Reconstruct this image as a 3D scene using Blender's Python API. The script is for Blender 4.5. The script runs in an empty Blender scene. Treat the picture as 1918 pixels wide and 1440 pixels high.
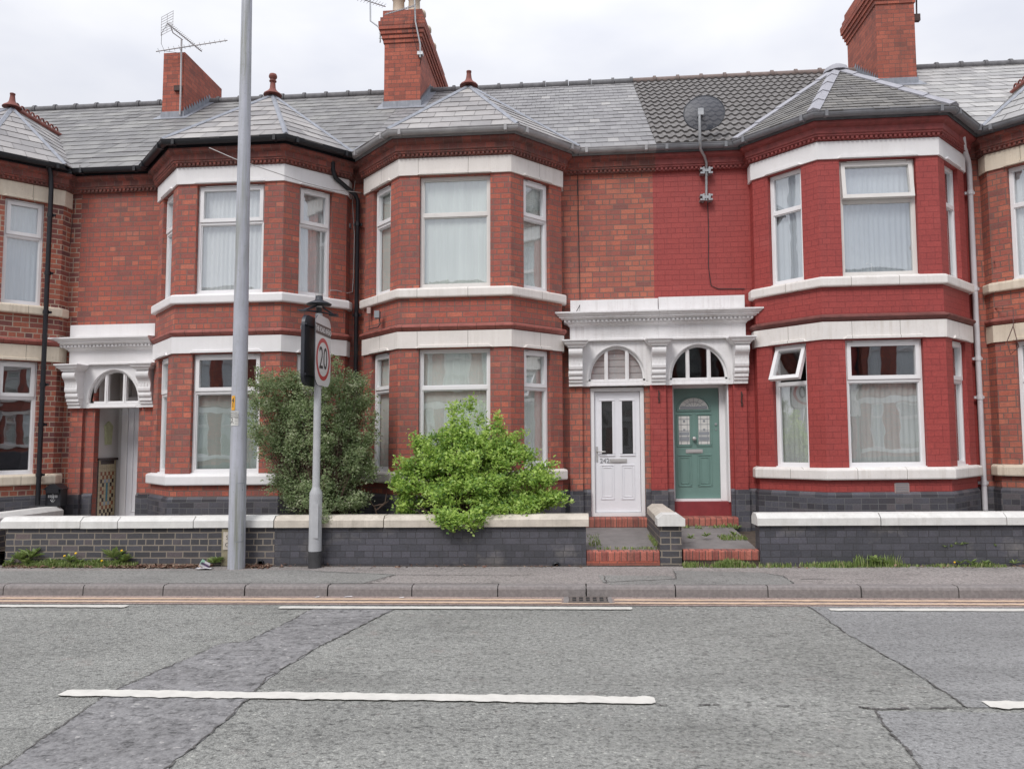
import bpy, math, random
import numpy as np
from math import sin, cos, pi, radians, sqrt, atan2
from mathutils import Vector, Matrix, noise as mnoise

random.seed(7)
rng = np.random.default_rng(7)
scene = bpy.context.scene
COL = scene.collection

# ------------------------------------------------------------------ camera
FOC, PITCH, YAW, ROLL = 1450.0, 4.26, 4.42, -0.12
CAM = np.array([0.0, -11.5, 1.64])
FALL = 0.0102                      # the street climbs 1 cm per metre to the right
p_, y_, r_ = map(radians, (PITCH, YAW, ROLL))
FW = np.array([-sin(y_)*cos(p_), cos(y_)*cos(p_), sin(p_)])
RT0 = np.array([cos(y_), sin(y_), 0.0]); UP0 = np.cross(RT0, FW)
RT = RT0*cos(r_) + UP0*sin(r_); UP = UP0*cos(r_) - RT0*sin(r_)
cd = bpy.data.cameras.new('camera'); cam = bpy.data.objects.new('camera', cd); COL.objects.link(cam)
M = Matrix(((RT[0], UP[0], -FW[0], CAM[0]), (RT[1], UP[1], -FW[1], CAM[1]), (RT[2], UP[2], -FW[2], CAM[2]), (0, 0, 0, 1)))
cam.matrix_world = M
cd.sensor_fit = 'HORIZONTAL'; cd.sensor_width = 36.0; cd.lens = 36.0*FOC/1918.0
cd.clip_start = 0.05; cd.clip_end = 2000
scene.camera = cam

def at(px, py, Y):
    """point of the plane y=Y that the photograph shows at (px,py) (street fall taken out)"""
    r = FW*FOC + RT*(px-959) - UP*(py-720)
    t = (Y-CAM[1])/r[1]; p = CAM+t*r
    return Vector((p[0], p[1], p[2]-FALL*p[0]))
def gd(px, py, Z=0.0):
    r = FW*FOC + RT*(px-959) - UP*(py-720)
    t = (Z-CAM[2]+FALL*CAM[0])/(r[2]-FALL*r[0]); p = CAM+t*r
    return Vector((p[0], p[1], p[2]-FALL*p[0]))

# ------------------------------------------------------------------ world, sun, exposure
SUN_EL, SUN_AZ = 46.0, 205.0       # behind the camera, a little to the left
w = bpy.data.worlds.new("World"); scene.world = w; w.use_nodes = True
nt = w.node_tree; nt.nodes.clear()
out = nt.nodes.new('ShaderNodeOutputWorld'); bg = nt.nodes.new('ShaderNodeBackground')
sky = nt.nodes.new('ShaderNodeTexSky'); sky.sky_type = 'NISHITA'; sky.sun_disc = False
sky.sun_elevation = radians(SUN_EL); sky.sun_rotation = radians(SUN_AZ)
tc = nt.nodes.new('ShaderNodeTexCoord'); mp = nt.nodes.new('ShaderNodeMapping')
mp.inputs['Scale'].default_value = (1.0, 1.0, 2.4)
n1 = nt.nodes.new('ShaderNodeTexNoise'); n1.inputs['Scale'].default_value = 2.3; n1.inputs['Detail'].default_value = 5; n1.inputs['Roughness'].default_value = .5
cr = nt.nodes.new('ShaderNodeValToRGB')
cr.color_ramp.elements[0].position = .36; cr.color_ramp.elements[0].color = (6.9, 7.15, 8.1, 1)
cr.color_ramp.elements[1].position = .62; cr.color_ramp.elements[1].color = (9.2, 9.25, 9.6, 1)
mx = nt.nodes.new('ShaderNodeMix'); mx.data_type = 'RGBA'; mx.inputs[0].default_value = .93
nt.links.new(tc.outputs['Generated'], mp.inputs[0]); nt.links.new(mp.outputs[0], n1.inputs['Vector'])
nt.links.new(n1.outputs['Fac'], cr.inputs[0]); nt.links.new(sky.outputs[0], mx.inputs[6]); nt.links.new(cr.outputs[0], mx.inputs[7])
sx_ = nt.nodes.new('ShaderNodeSeparateXYZ'); nt.links.new(tc.outputs['Generated'], sx_.inputs[0])
gm_ = nt.nodes.new('ShaderNodeMapRange'); gm_.inputs['From Min'].default_value = 0; gm_.inputs['From Max'].default_value = 1; gm_.inputs['To Min'].default_value = .93; gm_.inputs['To Max'].default_value = 2.3
z2_ = nt.nodes.new('ShaderNodeMath'); z2_.operation = 'POWER'; nt.links.new(sx_.outputs[2], z2_.inputs[0]); z2_.inputs[1].default_value = 2.0
nt.links.new(z2_.outputs[0], gm_.inputs['Value'])
vm_ = nt.nodes.new('ShaderNodeVectorMath'); vm_.operation = 'SCALE'; nt.links.new(mx.outputs[2], vm_.inputs[0]); nt.links.new(gm_.outputs[0], vm_.inputs['Scale'])
nt.links.new(vm_.outputs[0], bg.inputs[0]); bg.inputs[1].default_value = .068
nt.links.new(bg.outputs[0], out.inputs[0])
sl = bpy.data.lights.new('sun', 'SUN'); sl.energy = 1.5; sl.angle = radians(22); sl.color = (1, .965, .93)
so = bpy.data.objects.new('sun', sl); COL.objects.link(so)
a_, e_ = radians(SUN_AZ), radians(SUN_EL)
sd = Vector((sin(a_)*cos(e_), cos(a_)*cos(e_), sin(e_)))
so.rotation_euler = sd.to_track_quat('Z', 'Y').to_euler(); so.location = (-10, -30, 30)
scene.view_settings.view_transform = 'Standard'; scene.view_settings.look = 'None'
scene.view_settings.exposure = 0.47; scene.view_settings.gamma = 1.0

# ------------------------------------------------------------------ materials
def newmat(name):
    m = bpy.data.materials.new(name); m.use_nodes = True; t = m.node_tree; t.nodes.clear()
    o = t.nodes.new('ShaderNodeOutputMaterial'); b = t.nodes.new('ShaderNodeBsdfPrincipled')
    t.links.new(b.outputs[0], o.inputs[0]); return m, t, b, o
def N(t, k, **kw):
    n = t.nodes.new(k)
    for a, v in kw.items():
        if a in n.inputs: n.inputs[a].default_value = v
        else: setattr(n, a, v)
    return n
def ramp(t, src, stops, interp='LINEAR'):
    r = t.nodes.new('ShaderNodeValToRGB'); r.color_ramp.interpolation = interp
    e = r.color_ramp.elements
    while len(e) < len(stops): e.new(.5)
    for i, (p, c) in enumerate(stops):
        e[i].position = p; e[i].color = (*c, 1) if len(c) == 3 else c
    t.links.new(src, r.inputs[0]); return r.outputs[0]
def mixc(t, fac, a, b, mode='MIX'):
    m = t.nodes.new('ShaderNodeMix'); m.data_type = 'RGBA'; m.blend_type = mode
    for sck, v in ((m.inputs[0], fac), (m.inputs[6], a), (m.inputs[7], b)):
        if hasattr(v, 'links'): t.links.new(v, sck)
        elif isinstance(v, (int, float)): sck.default_value = v
        else: sck.default_value = (*v, 1)
    return m.outputs[2]
def math_(t, op, a, b=0.0, c=0.0):
    m = t.nodes.new('ShaderNodeMath'); m.operation = op
    for i, v in enumerate((a, b, c)):
        if hasattr(v, 'links'): t.links.new(v, m.inputs[i])
        else: m.inputs[i].default_value = v
    return m.outputs[0]
def uvc(t, scale=(1, 1, 1), name=None):
    n = t.nodes.new('ShaderNodeUVMap')
    if name: n.uv_map = name
    m = t.nodes.new('ShaderNodeMapping'); m.inputs['Scale'].default_value = scale
    t.links.new(n.outputs[0], m.inputs[0]); return m.outputs[0]
def objc(t, scale=(1, 1, 1)):
    n = t.nodes.new('ShaderNodeTexCoord'); m = t.nodes.new('ShaderNodeMapping'); m.inputs['Scale'].default_value = scale
    t.links.new(n.outputs['Object'], m.inputs[0]); return m.outputs[0]
def noise(t, vec, scale, detail=4, rough=.55):
    n = N(t, 'ShaderNodeTexNoise', Scale=scale, Detail=detail, Roughness=rough)
    t.links.new(vec, n.inputs['Vector']); return n.outputs['Fac']
def bump(t, b, h, strength=.4, dist=.01):
    n = N(t, 'ShaderNodeBump', Strength=strength, Distance=dist); t.links.new(h, n.inputs['Height'])
    t.links.new(n.outputs[0], b.inputs['Normal']); return n

def plain(name, col, rough=.6, var=.12, nscale=6, metal=0, bmp=0.0, streak=0.0, dirt=(.25, .22, .18), spec=.5, joint=0.0):
    m, t, b, o = newmat(name); v = objc(t)
    f = noise(t, v, nscale, 5)
    c = ramp(t, f, [(.3, tuple(x*(1-var) for x in col)), (.7, tuple(min(1, x*(1+var*.6)) for x in col))])
    if streak:
        s = noise(t, objc(t, (22, 22, 1.4)), 1.0, 4, .6)
        s2 = noise(t, v, 2.1, 3)
        k = math_(t, 'MULTIPLY', math_(t, 'MULTIPLY', ramp(t, s, [(.45, (0, 0, 0)), (.75, (1, 1, 1))]), ramp(t, s2, [(.35, (0, 0, 0)), (.7, (1, 1, 1))])), streak)
        c = mixc(t, k, c, dirt)
        g = noise(t, v, 38, 3)
        k2 = math_(t, 'MULTIPLY', ramp(t, g, [(.6, (0, 0, 0)), (.75, (1, 1, 1))]), streak*.55)
        c = mixc(t, k2, c, dirt)
    if joint:
        sp = t.nodes.new('ShaderNodeSeparateXYZ'); t.links.new(uvc(t), sp.inputs[0])
        fr = math_(t, 'FRACT', math_(t, 'DIVIDE', math_(t, 'ADD', sp.outputs[0], math_(t, 'MULTIPLY', noise(t, v, 3, 2), .01)), joint))
        k3 = math_(t, 'LESS_THAN', fr, .007/joint); c = mixc(t, math_(t, 'MULTIPLY', k3, .75), c, tuple(x*.4 for x in dirt))
    t.links.new(c, b.inputs['Base Color'])
    b.inputs['Roughness'].default_value = rough; b.inputs['Metallic'].default_value = metal
    b.inputs['Specular IOR Level'].default_value = spec
    if bmp: bump(t, b, noise(t, v, 60, 4), bmp, .004)
    return m

def brick(name, stops, mortar, msize=.0042, bw=.215, rh=.0787, freq=3, squash=.5, dirt=.35, bmp=.55, rough=.85, soot=(.07, .05, .045), morfade=0.0, pale=.0, palecol=(.5, .42, .38)):
    m, t, b, o = newmat(name)
    uv = uvc(t)
    wn = N(t, 'ShaderNodeTexNoise', Scale=5.0, Detail=3.0); t.links.new(uv, wn.inputs['Vector'])
    sub = t.nodes.new('ShaderNodeVectorMath'); sub.operation = 'SUBTRACT'; t.links.new(wn.outputs['Color'], sub.inputs[0]); sub.inputs[1].default_value = (.5, .5, .5)
    sc_ = t.nodes.new('ShaderNodeVectorMath'); sc_.operation = 'SCALE'; t.links.new(sub.outputs[0], sc_.inputs[0]); sc_.inputs['Scale'].default_value = .012
    ad = t.nodes.new('ShaderNodeVectorMath'); t.links.new(uv, ad.inputs[0]); t.links.new(sc_.outputs[0], ad.inputs[1])
    bt = t.nodes.new('ShaderNodeTexBrick'); bt.squash = squash; bt.squash_frequency = freq; bt.offset = .5
    t.links.new(ad.outputs[0], bt.inputs['Vector'])
    for k, v in (('Color1', (0, 0, 0, 1)), ('Color2', (1, 1, 1, 1)), ('Mortar', (.5, .5, .5, 1)), ('Scale', 1.0), ('Mortar Size', msize), ('Mortar Smooth', .25), ('Bias', 0), ('Brick Width', bw), ('Row Height', rh)):
        bt.inputs[k].default_value = v
    c = ramp(t, bt.outputs['Color'], stops)
    v = objc(t)
    fine = noise(t, v, 45, 5, .65)
    c = mixc(t, .55, c, ramp(t, fine, [(.3, (.55, .52, .52)), (.7, (1.25, 1.22, 1.2))]), 'MULTIPLY')
    big = noise(t, v, 1.3, 4, .6)
    c = mixc(t, math_(t, 'MULTIPLY', ramp(t, big, [(.42, (0, 0, 0)), (.68, (1, 1, 1))]), dirt), c, soot)
    blot = noise(t, objc(t, (1, 1, 1.6)), 7, 3, .6)
    c = mixc(t, math_(t, 'MULTIPLY', ramp(t, blot, [(.58, (0, 0, 0)), (.72, (1, 1, 1))]), dirt*.8), c, soot)
    dr = noise(t, objc(t, (9, 9, .55)), 1.0, 4, .6); dm = noise(t, v, .8, 3, .5)
    c = mixc(t, math_(t, 'MULTIPLY', math_(t, 'MULTIPLY', ramp(t, dr, [(.5, (0, 0, 0)), (.72, (1, 1, 1))]), ramp(t, dm, [(.4, (0, 0, 0)), (.62, (1, 1, 1))])), min(1, dirt*2.2)), c, soot)
    if pale:
        pb = noise(t, objc(t, (1.1, 1.1, 1.6)), 1.7, 5, .65)
        c = mixc(t, math_(t, 'MULTIPLY', ramp(t, pb, [(.56, (0, 0, 0)), (.74, (1, 1, 1))]), pale), c, palecol)
        pc = noise(t, objc(t, (1, 1, 2)), 19, 4, .7)
        c = mixc(t, math_(t, 'MULTIPLY', ramp(t, pc, [(.69, (0, 0, 0)), (.73, (1, 1, 1))]), pale*1.3), c, palecol)
    mo = mixc(t, math_(t, 'MULTIPLY', noise(t, v, 9, 3), .8), mortar, tuple(x*.5 for x in mortar))
    fac = bt.outputs['Fac']
    if morfade: fac2 = math_(t, 'MULTIPLY', fac, 1-morfade)
    else: fac2 = fac
    c = mixc(t, fac2, c, mo)
    t.links.new(c, b.inputs['Base Color']); b.inputs['Roughness'].default_value = rough
    h = math_(t, 'ADD', math_(t, 'MULTIPLY', math_(t, 'SUBTRACT', 1.0, fac), .8), math_(t, 'MULTIPLY', fine, .35))
    bump(t, b, h, bmp, .006)
    return m

MT = {}
MT['brick_red'] = brick('weathered_red_brick', [(0, (.25, .1, .085)), (.05, (.32, .1, .08)), (.2, (.375, .105, .08)), (.55, (.405, .108, .077)), (.85, (.46, .122, .078)), (1, (.54, .17, .11))], (.235, .145, .12), msize=.008, dirt=.34, pale=.1, soot=(.12, .085, .08))
MT['brick_red2'] = brick('orange_red_brick', [(0, (.26, .095, .08)), (.06, (.35, .108, .085)), (.3, (.41, .122, .088)), (.6, (.46, .135, .088)), (1, (.54, .18, .115))], (.235, .145, .12), msize=.008, dirt=.26, pale=.12, soot=(.13, .09, .08))
MT['brick_pale'] = brick('pale_jointed_brick', [(0, (.17, .07, .07)), (.25, (.26, .085, .07)), (.6, (.36, .11, .078)), (1, (.47, .15, .09))], (.5, .4, .31), msize=.008, dirt=.25)
MT['brick_paint'] = brick('red_painted_brick', [(0, (.335, .052, .046)), (.5, (.35, .055, .048)), (1, (.37, .06, .052))], (.21, .028, .03), msize=.0035, dirt=.2, bmp=.8, rough=.6, soot=(.2, .04, .038), morfade=.4, pale=.22, palecol=(.47, .12, .11))
MT['brick_blue'] = brick('blue_engineering_brick', [(0, (.045, .045, .055)), (.4, (.07, .072, .088)), (.75, (.095, .098, .12)), (1, (.13, .12, .13))], (.2, .2, .19), dirt=.15, rough=.6, morfade=.35)
MT['brick_bluewall'] = brick('blue_brick_pale_joint', [(0, (.055, .055, .062)), (.4, (.07, .07, .08)), (.85, (.085, .085, .1)), (1, (.15, .12, .12))], (.3, .26, .21), msize=.008, dirt=.3, rough=.6, squash=.55, freq=5, soot=(.04, .038, .036), pale=.2, palecol=(.2, .18, .16))
MT['brick_bluedark'] = brick('blue_brick_dark_joint', [(0, (.06, .062, .075)), (.5, (.078, .08, .096)), (1, (.1, .1, .122))], (.045, .043, .045), msize=.0045, dirt=.3, rough=.6, squash=.55, freq=3, soot=(.045, .045, .046), morfade=.2, pale=.5, palecol=(.26, .24, .22))
MT['brick_chimney'] = brick('chimney_brick', [(0, (.27, .085, .06)), (.3, (.37, .1, .065)), (1, (.47, .135, .085))], (.17, .1, .085), msize=.0045, dirt=.25, bmp=.5)
MT['brick_cornice'] = brick('cornice_brick', [(0, (.16, .055, .048)), (.5, (.235, .07, .055)), (1, (.32, .09, .065))], (.2, .13, .11), bw=.13, dirt=.45, bmp=.4)
MT['cornice_paint'] = plain('red_cornice_paint', (.25, .05, .045), .6, .3, 12, streak=.35, dirt=(.09, .035, .03), bmp=.4)
MT['string_red'] = plain('red_terracotta_string', (.33, .1, .08), .6, .3, 9, streak=.4, dirt=(.07, .04, .035), bmp=.3, joint=.26)
MT['string_paint'] = plain('painted_string', (.17, .055, .047), .6, .3, 9, streak=.3, dirt=(.09, .05, .045), bmp=.3)
MT['paint_white'] = plain('white_masonry_paint', (.77, .76, .76), .55, .04, 3, streak=.18, dirt=(.45, .42, .38), bmp=.2)
MT['paint_old'] = plain('old_white_paint', (.74, .71, .68), .6, .07, 5, streak=.5, dirt=(.42, .36, .28), bmp=.3, joint=.62)
MT['paint_cream'] = plain('cream_masonry_paint', (.7, .62, .5), .65, .1, 5, streak=.6, dirt=(.33, .25, .16), bmp=.35, joint=.66)
MT['paint_h3'] = plain('warm_white_paint', (.74, .7, .66), .6, .05, 4, streak=.36, dirt=(.4, .34, .28), bmp=.25, joint=.71)
MT['porch_paint'] = plain('porch_white_paint', (.76, .75, .75), .5, .05, 8, streak=.5, dirt=(.4, .36, .34), bmp=.2)
MT['upvc'] = plain('white_upvc', (.78, .775, .78), .3, .03, 3, streak=.05, dirt=(.5, .47, .43))
MT['upvc_old'] = plain('aged_upvc', (.7, .68, .65), .4, .06, 4, streak=.2, dirt=(.42, .38, .32))
MT['black_pl'] = plain('black_plastic', (.012, .013, .017), .4, .3, 4)
MT['grey_pale'] = plain('pale_gutter_plastic', (.36, .355, .36), .5, .2, 5, streak=.35, dirt=(.18, .17, .17))
MT['grey_pl'] = plain('grey_gutter_plastic', (.2, .205, .22), .5, .25, 5, streak=.3, dirt=(.08, .08, .08))
MT['pipe_white'] = plain('pale_grey_pipe', (.6, .58, .6), .45, .08, 5, streak=.25, dirt=(.3, .27, .25))
MT['lead'] = plain('lead', (.24, .255, .29), .5, .25, 8, streak=.3, dirt=(.5, .5, .52), bmp=.3)
MT['steel'] = plain('galvanised_steel', (.42, .43, .44), .4, .2, 25, metal=.6)
MT['alu'] = plain('dull_aluminium', (.4, .38, .38), .45, .1, 15, metal=.4)
MT['rust'] = plain('rusty_iron', (.07, .04, .035), .8, .3, 20)
MT['lamp_paint'] = plain('weathered_grey_paint', (.41, .425, .475), .5, .09, 4, streak=.8, dirt=(.2, .215, .185), bmp=.15)
_t = MT['lamp_paint'].node_tree; _b = [n for n in _t.nodes if n.type == 'BSDF_PRINCIPLED'][0]; _c = _b.inputs['Base Color'].links[0].from_socket
_n = noise(_t, objc(_t, (26, 26, .9)), 1.0, 5, .65); _m = noise(_t, objc(_t, (5, 5, .5)), 1.0, 3)
_k = math_(_t, 'MULTIPLY', math_(_t, 'MULTIPLY', ramp(_t, _n, [(.45, (0, 0, 0)), (.62, (1, 1, 1))]), ramp(_t, _m, [(.45, (0, 0, 0)), (.6, (1, 1, 1))])), .75)
_t.links.new(mixc(_t, _k, _c, (.2, .21, .15)), _b.inputs['Base Color'])
MT['post_grey'] = plain('grey_post', (.42, .43, .445), .45, .1, 8, streak=.2, dirt=(.25, .25, .24))
MT['post_black'] = plain('black_post_foot', (.05, .05, .053), .6, .3, 10, bmp=.2)
MT['terracotta'] = plain('terracotta', (.2, .06, .045), .7, .35, 9, bmp=.4)
MT['pot'] = plain('cream_chimney_pot', (.56, .47, .36), .6, .15, 6, streak=.3, dirt=(.3, .2, .13))
MT['coping_white'] = plain('worn_white_coping', (.66, .655, .63), .75, .1, 7, streak=.35, dirt=(.3, .28, .23), bmp=.5)
MT['coping_cream'] = plain('weathered_cream_coping', (.56, .51, .44), .8, .18, 6, streak=.6, dirt=(.26, .23, .18), bmp=.6)
MT['kerb'] = plain('granite_kerb', (.225, .205, .198), .85, .22, 30, streak=.3, dirt=(.11, .1, .1), bmp=.5)
MT['flag'] = plain('path_concrete', (.2, .185, .18), .85, .2, 5, streak=.35, dirt=(.1, .095, .085), bmp=.5)
MT['soil'] = plain('soil', (.08, .06, .045), .95, .4, 12, bmp=.8)
MT['tile_red'] = brick('red_step_brick', [(0, (.27, .085, .07)), (.5, (.42, .13, .095)), (1, (.52, .18, .13))], (.1, .075, .065), bw=.078, rh=.4, msize=.005, squash=1, dirt=.4, bmp=.5)
MT['red_paint'] = plain('red_gloss_paint', (.24, .035, .04), .45, .2, 8, streak=.3, dirt=(.14, .06, .06))
MT['door_white'] = plain('white_composite_door', (.76, .76, .79), .35, .03, 3)
MT['door_green'] = plain('sage_green_door', (.15, .25, .222), .4, .08, 3)
MT['door_green2'] = plain('sage_green_moulding', (.06, .16, .135), .4, .08, 3)
MT['groove'] = plain('door_groove', (.45, .45, .48), .5, .05, 3)
MT['chrome'] = plain('chrome', (.5, .49, .48), .25, .03, 3, metal=.25)
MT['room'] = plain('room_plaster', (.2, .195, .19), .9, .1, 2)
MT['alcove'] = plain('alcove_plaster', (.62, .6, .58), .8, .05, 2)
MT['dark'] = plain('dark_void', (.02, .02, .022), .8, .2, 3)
MT['board'] = plain('white_boards', (.62, .6, .6), .6, .06, 5, streak=.2, dirt=(.35, .33, .33))
MT['cable_black'] = plain('black_cable', (.03, .028, .03), .6, .2, 5)
MT['cable_white'] = plain('pale_cable', (.45, .43, .42), .6, .1, 5)
MT['cable_brown'] = plain('brown_cable', (.11, .05, .045), .6, .1, 5)
MT['plastic_grey'] = plain('grey_box', (.25, .27, .29), .5, .1, 5)
MT['mark_white'] = plain('white_road_paint', (.6, .585, .54), .8, .1, 9, streak=.3, dirt=(.35, .34, .32), bmp=.4)
MT['mark_yellow'] = plain('faded_yellow_paint', (.6, .44, .31), .8, .15, 9, streak=.75, dirt=(.37, .29, .26), bmp=.4)
MT['wood'] = plain('twig', (.12, .08, .06), .9, .3, 12)
MT['iron'] = plain('cast_iron', (.13, .11, .1), .7, .2, 30, bmp=.3)
MT['sign_white'] = plain('sign_white', (.6, .6, .61), .4, .03, 3)
MT['sign_black'] = plain('sign_black', (.03, .03, .035), .5, .2, 3)
MT['sign_tray'] = plain('sign_back', (.028, .032, .042), .45, .25, 5)
MT['sign_red'] = plain('sign_red', (.42, .04, .045), .45, .08, 3)
MT['sign_band'] = plain('sign_band', (.1, .085, .085), .45, .1, 3)
MT['yellow_tag'] = plain('orange_tag', (.75, .38, .04), .45, .1, 9)
MT['sticker'] = plain('sticker_paper', (.6, .6, .57), .6, .05, 9)
MT['ink'] = plain('ink', (.13, .13, .12), .6, .1, 9)
MT['stone_plate'] = plain('mossy_stone', (.28, .25, .17), .9, .3, 14, streak=.4, dirt=(.12, .11, .07), bmp=.6)
MT['pink_plast'] = plain('pale_vent', (.42, .32, .3), .7, .1, 9)
MT['litter_w'] = plain('litter_white', (.6, .58, .6), .5, .1, 9)
MT['litter_p'] = plain('litter_purple', (.1, .06, .13), .5, .3, 30)
MT['litter_g'] = plain('litter_green', (.3, .5, .38), .5, .1, 9)
for k, c in {'ta': (.28, .1, .05), 'tb': (.5, .42, .27), 'tc': (.05, .03, .025), 'td': (.3, .35, .4), 'te': (.06, .22, .28)}.items():
    MT[k] = plain('dado_tile_'+{'ta': 'rust', 'tb': 'buff', 'tc': 'brown', 'td': 'grey', 'te': 'teal'}[k], c, .25, .2, 30)
MT['plaque'] = plain('pale_green_plaque', (.45, .47, .28), .6, .15, 20)
MT['flower'] = plain('yellow_flower', (.8, .5, .02), .6, .1, 9)

def slatemat(name, stops, lich=(.42, .42, .38), lf=.5):
    m, t, b, o = newmat(name)
    u = t.nodes.new('ShaderNodeUVMap'); u.uv_map = 'rnd'; s = t.nodes.new('ShaderNodeSeparateXYZ'); t.links.new(u.outputs[0], s.inputs[0])
    c = ramp(t, s.outputs[0], stops); v = objc(t)
    f = noise(t, v, 5, 5, .6); c = mixc(t, .5, c, ramp(t, f, [(.3, (.72, .72, .72)), (.72, (1.2, 1.19, 1.18))]), 'MULTIPLY')
    g = noise(t, v, 1.6, 4, .6)
    c = mixc(t, math_(t, 'MULTIPLY', ramp(t, g, [(.45, (0, 0, 0)), (.7, (1, 1, 1))]), lf*.5), c, lich)
    h = noise(t, v, 26, 4, .7)
    c = mixc(t, math_(t, 'MULTIPLY', ramp(t, h, [(.62, (0, 0, 0)), (.8, (1, 1, 1))]), lf*.6), c, lich)
    t.links.new(c, b.inputs['Base Color']); b.inputs['Roughness'].default_value = .62
    bump(t, b, f, .35, .006); return m
MT['slate'] = slatemat('grey_slate', [(0, (.145, .141, .141)), (.4, (.168, .164, .164)), (.8, (.19, .187, .184)), (1, (.23, .225, .218))])
MT['slate_bay'] = slatemat('pale_bay_slate', [(0, (.19, .182, .182)), (.3, (.255, .243, .24)), (.7, (.305, .288, .28)), (1, (.36, .343, .328))], (.5, .49, .47), .35)
MT['slate_small'] = slatemat('small_grey_slate', [(0, (.19, .185, .19)), (.5, (.215, .21, .213)), (.93, (.245, .24, .243)), (1, (.33, .32, .31))], (.4, .4, .38), .5)
MT['slate_light'] = slatemat('light_slate', [(0, (.27, .265, .265)), (.5, (.33, .325, .32)), (1, (.42, .41, .4))], (.5, .5, .46), .5)
MT['conc_tile'] = plain('brown_concrete_tile', (.165, .155, .15), .85, .3, 10, streak=.3, dirt=(.2, .195, .18), bmp=.5)
MT['conc_bay'] = slatemat('plain_concrete_tile', [(0, (.11, .105, .1)), (.5, (.145, .138, .13)), (1, (.19, .18, .165))], (.25, .24, .2), .25)
MT['ridge_grey'] = plain('dark_ridge_tile', (.14, .138, .145), .8, .25, 10, streak=.3, dirt=(.3, .3, .27), bmp=.4)
MT['ridge_brown'] = plain('brown_ridge_tile', (.2, .155, .14), .8, .2, 10, bmp=.4)
MT['hip_grey'] = plain('grey_hip_tile', (.33, .33, .36), .75, .12, 10, streak=.25, dirt=(.35, .34, .33), bmp=.3)

def leafmat(name, stops, sss=.25):
    m, t, b, o = newmat(name)
    u = t.nodes.new('ShaderNodeUVMap'); u.uv_map = 'rnd'; s = t.nodes.new('ShaderNodeSeparateXYZ'); t.links.new(u.outputs[0], s.inputs[0])
    c = ramp(t, s.outputs[0], stops); t.links.new(c, b.inputs['Base Color']); b.inputs['Roughness'].default_value = .45
    tr = t.nodes.new('ShaderNodeBsdfTranslucent'); t.links.new(c, tr.inputs[0]); ms = t.nodes.new('ShaderNodeMixShader'); ms.inputs[0].default_value = sss
    t.links.new(b.outputs[0], ms.inputs[1]); t.links.new(tr.outputs[0], ms.inputs[2]); t.links.new(ms.outputs[0], o.inputs[0]); return m
MT['leaf_dark'] = leafmat('dark_shrub_leaf', [(0, (.12, .18, .08)), (.35, (.27, .36, .17)), (.7, (.42, .5, .27)), (.93, (.64, .66, .48)), (.97, (.6, .58, .45)), (1, (.55, .2, .14))], .5)
MT['leaf_bright'] = leafmat('bright_shrub_leaf', [(0, (.1, .2, .07)), (.3, (.28, .45, .1)), (.7, (.5, .67, .15)), (1, (.68, .8, .3))], .5)
MT['grass'] = leafmat('grass_blade', [(0, (.12, .18, .05)), (.5, (.22, .31, .09)), (.85, (.34, .42, .15)), (1, (.5, .44, .26))], .4)
MT['deadleaf'] = leafmat('dead_leaf', [(0, (.1, .05, .035)), (.5, (.2, .11, .08)), (1, (.36, .26, .19))], .1)

def glassmat(name, tint=(.96, .985, .98), refl=.3):
    m = bpy.data.materials.new(name); m.use_nodes = True; t = m.node_tree; t.nodes.clear()
    o = t.nodes.new('ShaderNodeOutputMaterial'); tr = N(t, 'ShaderNodeBsdfTransparent'); tr.inputs[0].default_value = (*tint, 1)
    gl = N(t, 'ShaderNodeBsdfGlossy', Roughness=.01); gl.inputs[0].default_value = (.95, .97, 1, 1)
    nb = N(t, 'ShaderNodeBump', Strength=.08, Distance=.02); tcx = objc(t); nz = noise(t, tcx, 1.7, 2); t.links.new(nz, nb.inputs['Height']); t.links.new(nb.outputs[0], gl.inputs['Normal'])
    fr = N(t, 'ShaderNodeLayerWeight', Blend=.5); f = math_(t, 'ADD', math_(t, 'MULTIPLY', math_(t, 'POWER', fr.outputs['Facing'], 4.0), .75), refl)
    ms = t.nodes.new('ShaderNodeMixShader'); t.links.new(f, ms.inputs[0]); t.links.new(tr.outputs[0], ms.inputs[1]); t.links.new(gl.outputs[0], ms.inputs[2]); t.links.new(ms.outputs[0], o.inputs[0])
    return m
MT['glass'] = glassmat('window_glass')
MT['glass_dark'] = glassmat('dark_glass', (.5, .5, .5), .06)
def fabric(name, col, tr=.15):
    m, t, b, o = newmat(name); v = objc(t, (9, 9, .6)); f = noise(t, v, 1.0, 3)
    c = ramp(t, f, [(.3, tuple(x*.86 for x in col)), (.7, col)]); t.links.new(c, b.inputs['Base Color']); b.inputs['Roughness'].default_value = .9
    tl = t.nodes.new('ShaderNodeBsdfTranslucent'); t.links.new(c, tl.inputs[0]); ms = t.nodes.new('ShaderNodeMixShader'); ms.inputs[0].default_value = tr
    t.links.new(b.outputs[0], ms.inputs[1]); t.links.new(tl.outputs[0], ms.inputs[2]); t.links.new(ms.outputs[0], o.inputs[0]); return m
MT['blind'] = fabric('pale_green_blind', (.84, .88, .83))
MT['net'] = fabric('white_net', (.86, .87, .87))
MT['blind_grey'] = fabric('grey_green_blind', (.58, .64, .6))
MT['net_dim'] = fabric('dim_net', (.68, .69, .67))
MT['net_blue'] = fabric('grey_blue_blind', (.62, .66, .7))

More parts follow.
